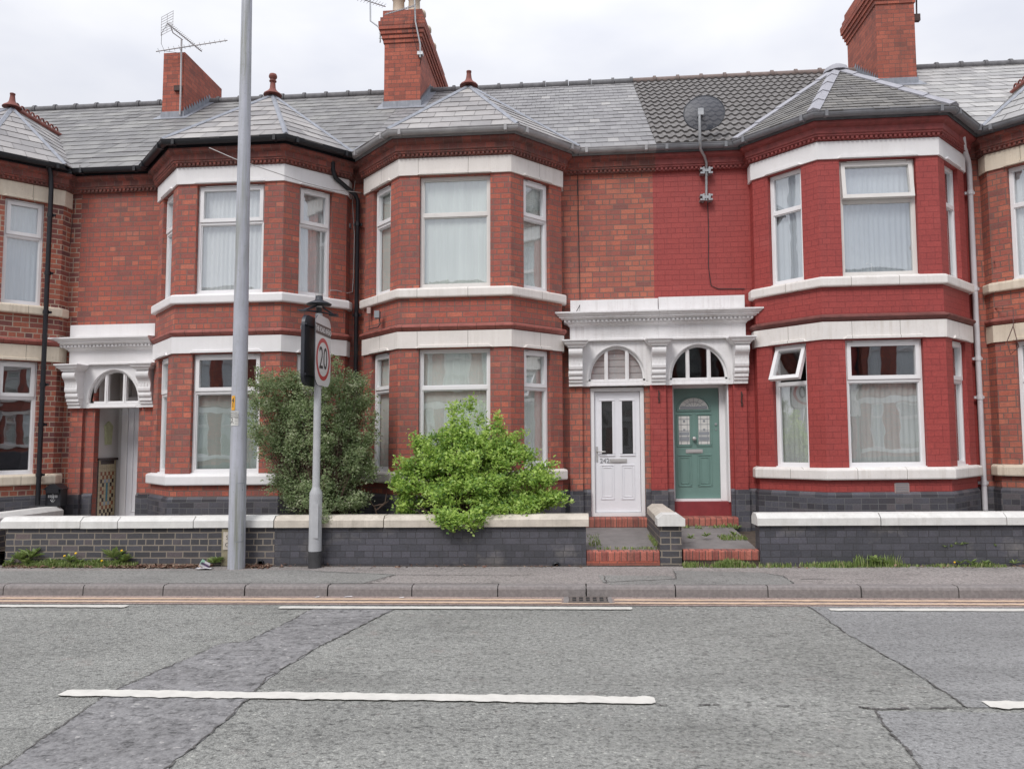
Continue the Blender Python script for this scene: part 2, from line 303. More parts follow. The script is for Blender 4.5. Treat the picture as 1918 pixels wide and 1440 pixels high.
def asphalt(name, dark, light, spec, scale=1.0, bstr=.8, tint=None):
    m, t, b, o = newmat(name); v = objc(t)
    vo = N(t, 'ShaderNodeTexVoronoi', Scale=80*scale); t.links.new(v, vo.inputs['Vector'])
    sep = t.nodes.new('ShaderNodeSeparateColor'); t.links.new(vo.outputs['Color'], sep.inputs[0])
    md = tuple((a*.35+d*.65) for a, d in zip(dark, light))
    c = ramp(t, sep.outputs[0], [(0, tuple((a+b_)/2 for a, b_ in zip(dark, md))), (.3, md), (.96, light), (1, spec)])
    f = noise(t, v, 30*scale, 6, .75); c = mixc(t, .8, c, ramp(t, f, [(.34, (.2, .2, .2)), (.44, (.75, .75, .75)), (.53, (1.02, 1.02, 1.02)), (.68, (1.2, 1.2, 1.18))]), 'MULTIPLY')
    pit = noise(t, objc(t, (.8, 1.5, 1)), 19*scale, 5, .75); c = mixc(t, .85, c, ramp(t, pit, [(.36, (.35, .35, .35)), (.45, (1, 1, 1))]), 'MULTIPLY')
    wz = noise(t, v, 1.9, 5, .7); c = mixc(t, .7, c, ramp(t, wz, [(.28, (.78, .78, .78)), (.45, (1, 1, 1)), (.7, (1.06, 1.06, 1.06))]), 'MULTIPLY')
    g = noise(t, v, .7, 5, .6); c = mixc(t, .7, c, ramp(t, g, [(.3, (.84, .84, .83)), (.7, (1.12, 1.12, 1.12))]), 'MULTIPLY')
    g2 = noise(t, objc(t, (.22, 1.9, 1)), 1.1, 5, .6); c = mixc(t, .9, c, ramp(t, g2, [(.3, (.83, .83, .83)), (.72, (1.12, 1.12, 1.12))]), 'MULTIPLY')
    g4 = noise(t, v, 2.6, 6, .75); c = mixc(t, .8, c, ramp(t, g4, [(.33, (.68, .68, .68)), (.42, (1, 1, 1))]), 'MULTIPLY')
    if tint:
        g3 = noise(t, v, 3.1, 5, .7); c = mixc(t, math_(t, 'MULTIPLY', ramp(t, g3, [(.6, (0, 0, 0)), (.72, (1, 1, 1))]), .4), c, tint)
    t.links.new(c, b.inputs['Base Color']); b.inputs['Roughness'].default_value = .88
    h = math_(t, 'ADD', math_(t, 'MULTIPLY', vo.outputs['Distance'], -.9), math_(t, 'MULTIPLY', f, 1.0))
    bump(t, b, h, bstr, .012); return m
MT['asphalt'] = asphalt('worn_road_asphalt', (.18, .182, .17), (.31, .312, .292), (.46, .46, .42), 1, .8, (.27, .22, .2))
MT['asphalt_strip'] = asphalt('trench_asphalt', (.17, .167, .168), (.245, .241, .243), (.38, .37, .36), .55, .5)
MT['asphalt_new'] = asphalt('smoother_asphalt', (.195, .196, .194), (.278, .279, .277), (.36, .36, .36), 1.4, .45)
MT['pave'] = asphalt('pavement_asphalt', (.24, .215, .205), (.33, .3, .285), (.36, .33, .32), 1.3, .35)
MT['pave2'] = asphalt('pavement_patch', (.21, .207, .195), (.275, .27, .257), (.3, .29, .28), 1.6, .3)
MT['gutter_asphalt'] = asphalt('pink_gutter_asphalt', (.25, .19, .17), (.34, .26, .235), (.4, .34, .3), 1.3, .3)
MT['crack'] = plain('crack', (.1, .095, .09), .95, .4, 30, bmp=.8)
MT['ground'] = plain('ground_soil', (.12, .11, .09), .95, .3, 1)

# ------------------------------------------------------------------ mesh builder
class MB:
    def __init__(s): s.v = []; s.f = []; s.uv = []; s.m = []; s.sm = []; s.r = []
    def face(s, pts, mi=0, uv=None, smooth=False, rnd=None):
        i = len(s.v); s.v += [tuple(p) for p in pts]; s.f.append(tuple(range(i, i+len(pts)))); s.m.append(mi); s.sm.append(smooth)
        if uv is None:
            a = Vector(pts[0]); n = Vector((0, 0, 0))
            for k in range(1, len(pts)-1): n += (Vector(pts[k])-a).cross(Vector(pts[k+1])-a)
            if n.length > 1e-12: n.normalize()
            if abs(n.z) > .7: uv = [(p[0], p[1]) for p in pts]
            else:
                tx, ty = -n.y, n.x; l = math.hypot(tx, ty) or 1; tx /= l; ty /= l
                uv = [(p[0]*tx+p[1]*ty, p[2]) for p in pts]
        s.uv += [tuple(u) for u in uv]; s.r += [rnd if rnd is not None else (.5, .5)]*len(pts)
    def box(s, x0, x1, y0, y1, z0, z1, mi=0, rot=None, org=None, sm=False):
        P = [Vector((x, y, z)) for x in (x0, x1) for y in (y0, y1) for z in (z0, z1)]
        if rot is not None: P = [org + rot @ (p-org) for p in P]
        for q in ((0, 1, 3, 2), (4, 6, 7, 5), (0, 4, 5, 1), (2, 3, 7, 6), (0, 2, 6, 4), (1, 5, 7, 3)): s.face([P[k] for k in q], mi)
    def lbox(s, F, u0, u1, w0, w1, z0, z1, mi=0):
        """box in a facet frame F=(A,d,n): u along the wall, w inwards"""
        A, d, n = F
        P = [A + d*u - n*wv + Vector((0, 0, z)) for u in (u0, u1) for wv in (w0, w1) for z in (z0, z1)]
        for q in ((0, 1, 3, 2), (4, 6, 7, 5), (0, 4, 5, 1), (2, 3, 7, 6), (0, 2, 6, 4), (1, 5, 7, 3)): s.face([P[k] for k in q], mi)
    def tube(s, pts, r, n=8, mi=0, cap=True):
        pts = [Vector(p) for p in pts]; rs = r if isinstance(r, (list, tuple)) else [r]*len(pts)
        rings = []; ref = None
        for i, p in enumerate(pts):
            d = (pts[min(i+1, len(pts)-1)]-pts[max(i-1, 0)]).normalized()
            if ref is None: ref = d.orthogonal().normalized()
            a = (ref - d*ref.dot(d)).normalized(); ref = a; b = d.cross(a)
            rings.append([p + (a*cos(2*pi*k/n)+b*sin(2*pi*k/n))*rs[i] for k in range(n)])
        base = len(s.v)
        for rg in rings: s.v += [tuple(q) for q in rg]
        L = 0
        for i in range(len(rings)-1):
            L2 = L+(pts[i+1]-pts[i]).length
            for k in range(n):
                k2 = (k+1) % n
                s.f.append((base+i*n+k, base+i*n+k2, base+(i+1)*n+k2, base+(i+1)*n+k)); s.m.append(mi); s.sm.append(True)
                s.uv += [(k/n*.3, L), ((k+1)/n*.3, L), ((k+1)/n*.3, L2), (k/n*.3, L2)]; s.r += [(.5, .5)]*4
            L = L2
        if cap:
            s.face(list(reversed(rings[0])), mi); s.face(rings[-1], mi)
    def lathe(s, c, prof, n=20, mi=0):
        s.tube([(c[0], c[1], c[2]+z) for _, z in prof], [max(r, 1e-4) for r, _ in prof], n, mi)
    def sweep(s, paths, mi=0, smooth=False, caps=True):
        """paths: one polyline per profile point, same number of points each"""
        for a, b in zip(paths, paths[1:]):
            for i in range(len(a)-1):
                q = [a[i], a[i+1], b[i+1], b[i]]
                if (Vector(q[0])-Vector(q[1])).length < 1e-6 and (Vector(q[2])-Vector(q[3])).length < 1e-6: continue
                s.face(q, mi, smooth=smooth)
        if caps:
            s.face([p[0] for p in paths], mi); s.face([p[-1] for p in reversed(paths)], mi)
    def add_text(s, txt, size, F, depth=.002, mi=0, xs=1.0):
        """flat text; F = (origin, right, up) """
        c = bpy.data.curves.new('t', 'FONT'); c.body = txt; c.size = size; c.extrude = depth; c.align_x = 'CENTER'; c.align_y = 'CENTER'; c.resolution_u = 3
        o = bpy.data.objects.new('t', c); COL.objects.link(o); dg = bpy.context.evaluated_depsgraph_get(); me = o.evaluated_get(dg).to_mesh()
        O, R, U = F; Nn = R.cross(U)
        for pl in me.polygons:
            s.face([O + R*me.vertices[k].co.x*xs + U*me.vertices[k].co.y + Nn*me.vertices[k].co.z for k in pl.vertices], mi)
        o.evaluated_get(dg).to_mesh_clear(); bpy.data.objects.remove(o); bpy.data.curves.remove(c)
    def build(s, name, mats, parent=None, origin=None):
        if not isinstance(mats, (list, tuple)): mats = [mats]
        o0 = origin if origin is not None else (root_origin(parent) if parent else Vector((0, 0, 0)))
        me = bpy.data.meshes.new(name)
        va = np.array(s.v, dtype=np.float64).reshape(-1, 3) - np.array(o0)
        me.from_pydata(va.tolist(), [], s.f)
        ul = me.uv_layers.new(name='UVMap'); ul.data.foreach_set('uv', np.array(s.uv, dtype=np.float32).ravel())
        rl = me.uv_layers.new(name='rnd'); rl.data.foreach_set('uv', np.array(s.r, dtype=np.float32).ravel())
        for m_ in mats: me.materials.append(MT[m_])
        me.polygons.foreach_set('material_index', np.array(s.m, dtype=np.int32)); me.polygons.foreach_set('use_smooth', np.array(s.sm, dtype=bool))
        me.update()
        o = bpy.data.objects.new(name, me); COL.objects.link(o)
        if parent: o.parent = parent
        else: o.location = o0
        return o
def root_origin(o):
    while o.parent: o = o.parent
    return Vector(o.location)
def thing(name, label, cat, loc, group=None):
    o = bpy.data.objects.new(name, None); COL.objects.link(o); o.location = loc; o.empty_display_size = .2
    o['label'] = label; o['category'] = cat
    if group: o['group'] = group
    return o
def tag(o, label=None, cat=None, group=None, kind=None):
    for k, v in (('label', label), ('category', cat), ('group', group), ('kind', kind)):
        if v: o[k] = v
    return o
def V3(p): return Vector(p)

# ------------------------------------------------------------------ ground, road, pavement
def structure(mb, name, mat, origin=(0, 0, 0)):
    return tag(mb.build(name, mat, origin=Vector(origin)), kind='structure')
KY, KB, WY = -3.13, -2.99, -1.88
m = MB(); m.face([(-500, -500, -.06), (500, -500, -.06), (500, 500, -.06), (-500, 500, -.06)]); structure(m, 'ground', 'ground')
m = MB(); nx = 40
for i in range(nx):
    xa, xb = -60+120*i/nx, -60+120*(i+1)/nx
    m.face([(xa, -9.75, 0), (xb, -9.75, 0), (xb, KY, 0), (xa, KY, 0)])
structure(m, 'road', 'asphalt')
m = MB()
m.face([(-60, KB+.01, .118), (60, KB+.01, .118), (60, WY+.05, .135), (-60, WY+.05, .135)])
structure(m, 'pavement', 'pave')
m = MB(); m.face([(-60, -14, .12), (60, -14, .12), (60, -9.9, .11), (-60, -9.9, .11)]); m.face([(-60, -9.9, .11), (60, -9.9, .11), (60, -9.75, .11), (-60, -9.75, .11)]); m.face([(-60, -9.75, .11), (60, -9.75, .11), (60, -9.75, 0), (-60, -9.75, 0)])
structure(m, 'pavement', 'pave')
def patch(name, pts, mat, z, jit=0.0):
    mb = MB(); mb.face([(p[0], p[1], z(p) if callable(z) else z) for p in pts]); return structure(mb, name, mat)
pz = lambda p: .118+(p[1]-KB)/(WY-KB)*.017+.004
# darker relaid areas on the pavement
def gp(px, py): return gd(px, py, .122)
patch('pavement_patch', [gp(-40, 1091), gp(680, 1092), gp(742, 1076), gp(560, 1069), gp(200, 1070), gp(-40, 1071)], 'pave2', pz)
patch('pavement_patch', [gp(1140, 1094), gp(1480, 1094), gp(1488, 1090), gp(1466, 1079), gp(1420, 1073), gp(1262, 1070), gp(1266, 1084), gp(1130, 1090)], 'pave2', pz)
patch('pavement_patch', [gp(1130, 1090.5), gp(1265, 1085), gp(1255, 1079), gp(1120, 1078)], 'pave2', pz)

# kerb stones: gaps at the joints seen in the photograph
m = MB()
joints = [gd(x, 1118, 0)[0] for x in (148, 300, 455, 612, 771, 932, 1098, 1265, 1437, 1610, 1790)]
st = (joints[-1]-joints[0])/10
js = [joints[0]-st*k for k in range(14, 0, -1)]+joints+[joints[-1]+st*k for k in range(1, 14)]
for a, b in zip(js, js[1:]):
    h = random.uniform(-.003, .004); dy = random.uniform(-.004, .004); g = random.uniform(.004, .008)
    x0, x1 = a+g, b-g; zt = .116+h
    prof = [(KY+dy, -.02), (KY+.004+dy, zt-.035), (KY+.014+dy, zt-.012), (KY+.035+dy, zt), (KB, zt+.002), (KB, -.02)]
    m.sweep([[(x0, y, z), (x1, y, z)] for y, z in prof])
m.face([(js[0], KY+.02, .09), (js[-1], KY+.02, .09), (js[-1], KB+.02, .09), (js[0], KB+.02, .09)])
structure(m, 'kerb', 'kerb')

# trench strip, smoother repair, cracks, markings (ground coordinates measured on the road plane)
L = [(600, 1134), (580, 1143), (540, 1165), (460, 1202), (415, 1205), (290, 1260), (200, 1300), (100, 1370), (15, 1430), (-120, 1520), (-420, 1760)]
R = [(760, 1134), (735, 1143), (640, 1190), (600, 1210), (500, 1270), (475, 1300), (370, 1395), (310, 1440), (230, 1520), (60, 1700)]
def subdiv(pts, n=6, j=.02):
    o = []
    for a, b in zip(pts, pts[1:]):
        for k in range(n):
            q = a.lerp(b, k/n); o.append(q+Vector((random.uniform(-j, j), random.uniform(-j, j), 0)))
    o.append(pts[-1]); return o
LP = subdiv([gd(*p) for p in L], 7); RP = subdiv([gd(*p) for p in R], 7)
m = MB(); K = 60
def resample(P, ys):
    P = sorted(P, key=lambda p: p[1]); return [np.interp(y, [p[1] for p in P], [p[0] for p in P]) for y in ys]
ys = np.linspace(-9.6, gd(650, 1134)[1], K)
lx, rx = resample(LP, ys), resample(RP, ys)
for i in range(K-1): m.face([(lx[i], ys[i], .004), (rx[i], ys[i], .004), (rx[i+1], ys[i+1], .004), (lx[i+1], ys[i+1], .004)])
structure(m, 'road_trench_strip', 'asphalt_strip')
NR = [(1515, 1136), (1590, 1190), (1680, 1240), (1760, 1290), (1810, 1325)]
NP = subdiv([gd(*p) for p in NR], 6, .012)
m = MB(); ys = np.linspace(gd(1810, 1325)[1], gd(1515, 1136)[1], 30); lx = resample(NP, ys)
for i in range(29): m.face([(lx[i], ys[i], .004), (30, ys[i], .004), (30, ys[i+1], .004), (lx[i+1], ys[i+1], .004)])
structure(m, 'road_repair', 'asphalt_new')
NR2 = [(1640, 1332), (1655, 1360), (1695, 1400), (1725, 1440), (1790, 1540)]
N2 = subdiv([gd(*p) for p in NR2], 6, .012)
m = MB(); ys = np.linspace(gd(1790, 1540)[1], gd(1640, 1332)[1], 30); lx = resample(N2, ys)
for i in range(29): m.face([(lx[i], ys[i], .0035), (30, ys[i], .0035), (30, ys[i+1], .0035), (lx[i+1], ys[i+1], .0035)])
structure(m, 'road_repair', 'asphalt_new')
def crack(pts, wd, z=.0075, j=.012, n=14, gap=.0):
    P = subdiv(pts, n, j); o = MB()
    for i in range(len(P)-1):
        if random.random() < gap: continue
        a, b = P[i], P[i+1]; d = (b-a); d.z = 0
        if d.length < 1e-5: continue
        q = Vector((-d.y, d.x, 0)).normalized()
        wa = wd*(.55+.9*mnoise.noise(a*9)); wb = wd*(.55+.9*mnoise.noise(b*9)); wa = max(wa, wd*.12)*.75; wb = max(wb, wd*.12)*.75
        o.face([(*(a-q*wa)[:2], z), (*(b-q*wb)[:2], z), (*(b+q*wb)[:2], z), (*(a+q*wa)[:2], z)])
    return o
CR = [([gd(*p) for p in L[:-1]], .012, .05), ([gd(*p) for p in R[:-1]], .012, .08), ([gd(*p) for p in NR], .010, .12), ([gd(*p) for p in NR2], .016, .1),
      ([gd(*p) for p in [(0, 1241), (110, 1241), (180, 1222), (300, 1180), (400, 1155)]], .005, .25),
      ([gd(*p) for p in [(1225, 1322), (1330, 1320), (1420, 1323), (1530, 1322)]], .011, .45), ([gd(*p) for p in [(1610, 1325), (1650, 1329), (1810, 1326), (1850, 1330)]], .014, .15),
      ([gd(*p) for p in [(850, 1320), (1000, 1319), (1150, 1322)]], .007, .6)]
m = MB()
for pts, wd, gp_ in CR:
    c_ = crack(pts, wd, gap=gp_); b0 = len(m.v); m.v += c_.v; m.f += [tuple(i+b0 for i in f) for f in c_.f]; m.uv += c_.uv; m.m += c_.m; m.sm += c_.sm; m.r += c_.r
structure(m, 'road_cracks', 'crack')

m = MB()
for pts in ([(690, 1092), (742, 1077), (560, 1070)], [(742, 1077), (1000, 1078)], [(1262, 1070), (1268, 1084), (1130, 1090)], [(1487, 1092), (1466, 1079), (1422, 1073)], [(1500, 1084), (1700, 1085)], [(1130, 1078), (1136, 1092)]):
    c_ = crack([gd(*p, .125) for p in pts], .012, z=.0, n=8, gap=.15); b0 = len(m.v); m.v += [(x, y, pz((x, y))+.004) for x, y, z in c_.v]; m.f += [tuple(i+b0 for i in f) for f in c_.f]; m.uv += c_.uv; m.m += c_.m; m.sm += c_.sm; m.r += c_.r
structure(m, 'pavement_seams', 'crack')
def stripe(name, p0, p1, wd, mat, z=.011, rag=.006, n=None, taper=0):
    p0 = V3(p0); p1 = V3(p1); L_ = (p1-p0).length; n = n or max(4, int(L_/.03)); d = (p1-p0).normalized(); q = Vector((-d.y, d.x, 0))
    mb = MB(); T = []; B = []
    for i in range(n+1):
        c = p0.lerp(p1, i/n); s_ = min(1, .75+.25*min(i, n-i)) if taper else 1
        T.append(c+q*(wd/2*s_+rag*(mnoise.noise(Vector((i*.31, 3.1, p0.x)))+.6*mnoise.noise(Vector((i*.9, 5.1, p0.x)))))); B.append(c-q*(wd/2*s_+rag*(mnoise.noise(Vector((i*.37, 9.1, p0.x)))+.6*mnoise.noise(Vector((i*.9, 1.1, p0.x))))))
    for i in range(n): mb.face([(*B[i][:2], z), (*B[i+1][:2], z), (*T[i+1][:2], z), (*T[i][:2], z)])
    return structure(mb, name, mat)
cy = -6.42
for x in (-9.6, -3.42, gd(1850, 1323)[0], 9.1): stripe('centre_line', (x, cy, 0), (x+3.93, cy, 0), .135, 'mark_white', rag=.018, taper=1)
for a, b in ((-9.5, -4.59), (-2.97, .575), (2.45, 7.2), (9.2, 12.6)): stripe('edge_line', (a, -3.72, 0), (b, -3.70, 0), .105, 'mark_white', rag=.01, taper=1)
patch('gutter_strip', [(-30, -3.56, 0), (30, -3.56, 0), (30, KY, 0), (-30, KY, 0)], 'gutter_asphalt', .0055)
gx0, gx1 = -.06, .36
for a, b in ((-14, gx0-.06), (gx1+.06, 14)):
    stripe('yellow_line', (a, -3.30, 0), (b, -3.30, 0), .075, 'mark_yellow', rag=.012)
    stripe('yellow_line', (a, -3.455, 0), (b, -3.455, 0), .075, 'mark_yellow', rag=.012)
stripe('yellow_line', (gx0-.3, -3.48, 0), (gx1+.3, -3.48, 0), .035, 'mark_yellow', rag=.008)

# ------------------------------------------------------------------ drain grating
t_ = thing('drain_grating', 'rusty slotted iron drain grating set in the road against the kerb', 'drain grating', (.15, -3.3, 0))
m = MB(); m.box(-.1, .4, -3.46, -3.15, .003, .012); m.build('rim', 'kerb', t_)
m = MB()
for k in range(6): m.box(-.04+k*.07, -.01+k*.07, -3.44, -3.18, .010, .02)
m.box(-.05, .36, -3.45, -3.42, .010, .0205); m.box(-.05, .36, -3.2, -3.17, .010, .0205); m.box(-.04, .35, -3.31, -3.3, .010, .0195)
m.build('grate', 'iron', t_)
m = MB(); m.box(-.045, .355, -3.43, -3.19, .0125, .0135); m.build('pit', 'dark', t_)

# ------------------------------------------------------------------ house builder
S_, FH, RET, FR = 1.48, .785, .20, .95          # bay half width, front half width, return, projection
CU = Vector((S_-FH, FR-RET, 0)).normalized()    # cant direction (dx, dy)
CN = (FR-RET)/math.hypot(S_-FH, FR-RET), (S_-FH)/math.hypot(S_-FH, FR-RET)   # outward normal of a cant: (+/-CN0, -CN1)
def baypts(cx, o, xl, xr):
    """offset outline: [left party, wall corner L, return L, front L, front R, return R, wall corner R, right party]"""
    def side(s, lim):
        # cant line: CN0*(x-S_) - CN1*(y+RET) = o   (x measured outwards)
        X = S_+o; yr = -(RET) - (o-CN[0]*o)/CN[1]
        xf = None
        # front/cant corner: y=-FR-o
        xf = S_ + (o + CN[1]*(-FR-o+RET))/CN[0]
        F = (cx+s*xf, -FR-o)
        if yr > -o:   # return swallowed: wall line meets the cant
            xx = S_ + (o + CN[1]*(-o+RET))/CN[0]; X = xx; yr = -o
        W = (cx+s*X, -o); R_ = (cx+s*X, yr)
        if s*(W[0]-lim) >= 0:      # beyond the party line: stop on it
            xo = s*(lim-cx); yy = (CN[0]*(xo-S_)-o)/CN[1]-RET
            P = (lim, yy); return P, P, P, F
        return (lim, -o), W, R_, F
    a = side(-1, xl); b = side(1, xr)
    return [a[0], a[1], a[2], a[3], b[3], b[2], b[1], b[0]]
def sweepbay(mb, H, prof, whole=False, mi=0, smooth=False):
    paths = []
    for o, z in prof:
        P = baypts(H['cx'], o, H['xl'], H['xr'])
        if not whole: P = P[1:-1]
        paths.append([(x, y, z) for x, y in P])
    mb.sweep(paths, mi, smooth)
def facet(A, B):
    A = Vector((*A, 0)); B = Vector((*B, 0)); d = (B-A).normalized(); return (A, d, Vector((d.y, -d.x, 0))), (B-A).length
def facetwall(mb, F, L_, z0, z1, ops, rev=.12, mi=0, mir=None):
    A, d, n = F; us = sorted({0, L_, *[o[0] for o in ops], *[o[1] for o in ops]}); zs = sorted({z0, z1, *[o[2] for o in ops], *[o[3] for o in ops]})
    P = lambda u, w_, z: A+d*u-n*w_+Vector((0, 0, z))
    for a, b in zip(us, us[1:]):
        for c, e in zip(zs, zs[1:]):
            if any(o[0] <= a+1e-6 and o[1] >= b-1e-6 and o[2] <= c+1e-6 and o[3] >= e-1e-6 for o in ops): continue
            mb.face([P(a, 0, c), P(b, 0, c), P(b, 0, e), P(a, 0, e)], mi)
    for o in ops:
        r = o[4] if len(o) > 4 else rev; k = mi if mir is None else mir
        mb.face([P(o[0], 0, o[2]), P(o[0], 0, o[3]), P(o[0], r, o[3]), P(o[0], r, o[2])], k)
        mb.face([P(o[1], r, o[2]), P(o[1], r, o[3]), P(o[1], 0, o[3]), P(o[1], 0, o[2])], k)
        mb.face([P(o[0], 0, o[3]), P(o[1], 0, o[3]), P(o[1], r, o[3]), P(o[0], r, o[3])], k)
        mb.face([P(o[0], r, o[2]), P(o[1], r, o[2]), P(o[1], 0, o[2]), P(o[0], 0, o[2])], k)

def fold(mb, F, u0, u1, w_, z0, z1, per, amp, kind='wave', mi=0):
    A, d, n = F; step = per/6; N_ = max(2, int((u1-u0)/step)); prev = None
    for i in range(N_+1):
        u = u0+(u1-u0)*i/N_
        if kind == 'slat': ww = w_ + amp*(((u-u0)/per) % 1.0)*2
        else: ww = w_ + amp*sin(2*pi*u/per+.8*sin(u*9)) + amp*.5*sin(u*17)
        p = A+d*u-n*ww
        if prev is not None: mb.face([(*prev[:2], z0), (*p[:2], z0), (*p[:2], z1), (*prev[:2], z1)], mi, smooth=kind != 'slat')
        prev = p

def window(house, F, u0, u1, z0, z1, tz, top='open', mat='upvc', curtain=('blind', 'blind'), glass='glass', tilt=0.0, low=True, curt_split=None, name='window'):
    fw = .04; wd0, wd1 = .06, .125
    m = MB(); tb = .05
    m.lbox(F, u0, u0+fw, wd0, wd1, z0, z1); m.lbox(F, u1-fw, u1, wd0, wd1, z0, z1)
    m.lbox(F, u0+fw, u1-fw, wd0, wd1, z1-fw, z1); m.lbox(F, u0+fw, u1-fw, wd0, wd1, z0, z0+fw*1.2)
    m.lbox(F, u0+fw, u1-fw, wd0, wd1, tz-tb/2, tz+tb/2)
    m.lbox(F, u0-.004, u1+.004, .03, .068, z0-.018, z0+.012)      # sub sill
    b = .014  # glazing beads of the fixed lights
    zz = [(z0+fw*1.2, tz-tb/2)] + ([(tz+tb/2, z1-fw)] if top != 'open' else [])
    for a, c in zz:
        m.lbox(F, u0+fw, u0+fw+b, wd0+.012, wd1-.01, a, c); m.lbox(F, u1-fw-b, u1-fw, wd0+.012, wd1-.01, a, c)
        m.lbox(F, u0+fw+b, u1-fw-b, wd0+.012, wd1-.01, a, a+b); m.lbox(F, u0+fw+b, u1-fw-b, wd0+.012, wd1-.01, c-b, c)
    wo = m.build(name, mat, house)
    A, d, n = F
    P = lambda u, w_, z: A+d*u-n*w_+Vector((0, 0, z))
    gm = MB(); gm.face([P(u0+fw, .095, z0+fw), P(u1-fw, .095, z0+fw), P(u1-fw, .095, tz-.02), P(u0+fw, .095, tz-.02)])
    if top != 'open': gm.face([P(u0+fw, .095, tz+.02), P(u1-fw, .095, tz+.02), P(u1-fw, .095, z1-fw), P(u0+fw, .095, z1-fw)])
    gm.build('pane', glass, wo)
    if top == 'open':
        cw = .052; a0, a1, c0, c1 = u0+fw-.012, u1-fw+.012, tz+tb/2-.012, z1-fw+.012
        m = MB(); g = MB()
        m.lbox(F, a0, a0+cw, wd0-.018, wd1-.02, c0, c1); m.lbox(F, a1-cw, a1, wd0-.018, wd1-.02, c0, c1)
        m.lbox(F, a0+cw, a1-cw, wd0-.018, wd1-.02, c0, c0+cw); m.lbox(F, a0+cw, a1-cw, wd0-.018, wd1-.02, c1-cw, c1)
        m.lbox(F, a0+.08, a1-.08, wd0-.03, wd0-.018, c1+.004, c1+.018)
        g.face([P(a0+cw-.01, .08, c0+cw-.01), P(a1-cw+.01, .08, c0+cw-.01), P(a1-cw+.01, .08, c1-cw+.01), P(a0+cw-.01, .08, c1-cw+.01)])
        if tilt:
            R_ = Matrix.Rotation(-tilt, 3, d); O_ = P(0, wd0, c1)
            for mm in (m, g): mm.v = [tuple(O_ + R_ @ (Vector(p)-O_)) for p in mm.v]
        co = m.build('casement', mat, wo); g.build('casement_pane', glass, wo)
    ck, ck2 = curtain
    for key, a, c in ((ck2, tz, z1-.01), (ck, z0+.03, tz)):
        if not key: continue
        m = MB()
        if key in ('blind', 'blind_grey'): fold(m, F, u0+.02, u1-.02, .135, a, c, .089 if key == 'blind' else .1, .004 if key == 'blind' else .022, 'slat')
        else: fold(m, F, u0+.02, u1-.02, .15, a, c, .07, .007)
        m.build('blind' if 'blind' in key else 'net_curtain', key, wo)
    return wo

RS = .713; EO = .27; ZE = 5.985; RY = 3.7
def roofz(y): return ZE + RS*(y+EO)
def clip(poly, a, b, c):   # keep a*x+b*y<=c
    o = []
    for i in range(len(poly)):
        p, q = poly[i], poly[(i+1) % len(poly)]; dp = a*p[0]+b*p[1]-c; dq = a*q[0]+b*q[1]-c
        if dp <= 1e-9: o.append(p)
        if (dp < 0 < dq) or (dq < 0 < dp):
            t = dp/(dp-dq); o.append((p[0]+(q[0]-p[0])*t, p[1]+(q[1]-p[1])*t))
    return o
def slates(mb, poly3, gauge=.2, width=.27, th=.009, mi=0, jit=.005, seed=0, wj=.0):
    """poly3: convex polygon in 3D, first edge = eaves. lays tilted slates over it"""
    R_ = random.Random(seed); P = [Vector(p) for p in poly3]
    X = (P[1]-P[0]).normalized(); Nn = Vector((0, 0, 0))
    for k in range(1, len(P)-1): Nn += (P[k]-P[0]).cross(P[k+1]-P[0])
    Nn.normalize()
    if Nn.z < 0: Nn = -Nn
    Y = Nn.cross(X)
    if Y.z < 0: Y = -Y; X_ = X
    c2 = [((p-P[0]).dot(X), (p-P[0]).dot(Y)) for p in P]
    area = sum(c2[i][0]*c2[(i+1) % len(c2)][1]-c2[(i+1) % len(c2)][0]*c2[i][1] for i in range(len(c2)))
    if area < 0: c2 = c2[::-1]
    u0 = min(p[0] for p in c2); u1 = max(p[0] for p in c2); v1 = max(p[1] for p in c2)
    W = lambda u, v, h: P[0]+X*u+Y*v+Nn*h
    mb.face([W(u, v, -.002) for u, v in c2], mi, rnd=(0, 0))
    r = 0; v = -.02
    while v < v1:
        u = u0 - width*(.5 if r % 2 else 0) - R_.uniform(0, .02)
        while u < u1:
            ww = width*(1+R_.uniform(-wj, wj)); g = .003
            rect = [(u+g, v), (u+ww-g, v), (u+ww-g, v+gauge), (u+g, v+gauge)]
            q = rect
            for i in range(len(c2)):
                a, b = c2[i], c2[(i+1) % len(c2)]; ex, ey = b[0]-a[0], b[1]-a[1]
                q = clip(q, ey, -ex, ey*a[0]-ex*a[1]+(.02*math.hypot(ex, ey) if abs(ey) < 1e-6 and a[1] < .01 else 0))
                if len(q) < 3: break
            if len(q) >= 3:
                rn = (R_.random(), R_.random()); t0 = th+R_.uniform(-jit, jit)*.6; ta = R_.uniform(-jit, jit)*.5; dv = R_.uniform(-.006, .006)
                hh = lambda uu, vv: t0*(1-(vv-v)/gauge)+.003+ta*((uu-u)/ww-.5)
                top = [W(uu, vv+(dv if abs(vv-v) < 1e-6 else 0), hh(uu, vv)) for uu, vv in q]; mb.face(top, mi, rnd=rn)
                for i in range(len(q)):   # drip edge
                    a, b = q[i], q[(i+1) % len(q)]
                    if abs(a[1]-v) < 1e-6 and abs(b[1]-v) < 1e-6:
                        mb.face([W(a[0], a[1]+dv, -.001), W(b[0], b[1]+dv, -.001), W(b[0], b[1]+dv, hh(*b)), W(a[0], a[1]+dv, hh(*a))], mi, rnd=(rn[0]*.3, 0))
            u += ww
        v += gauge; r += 1

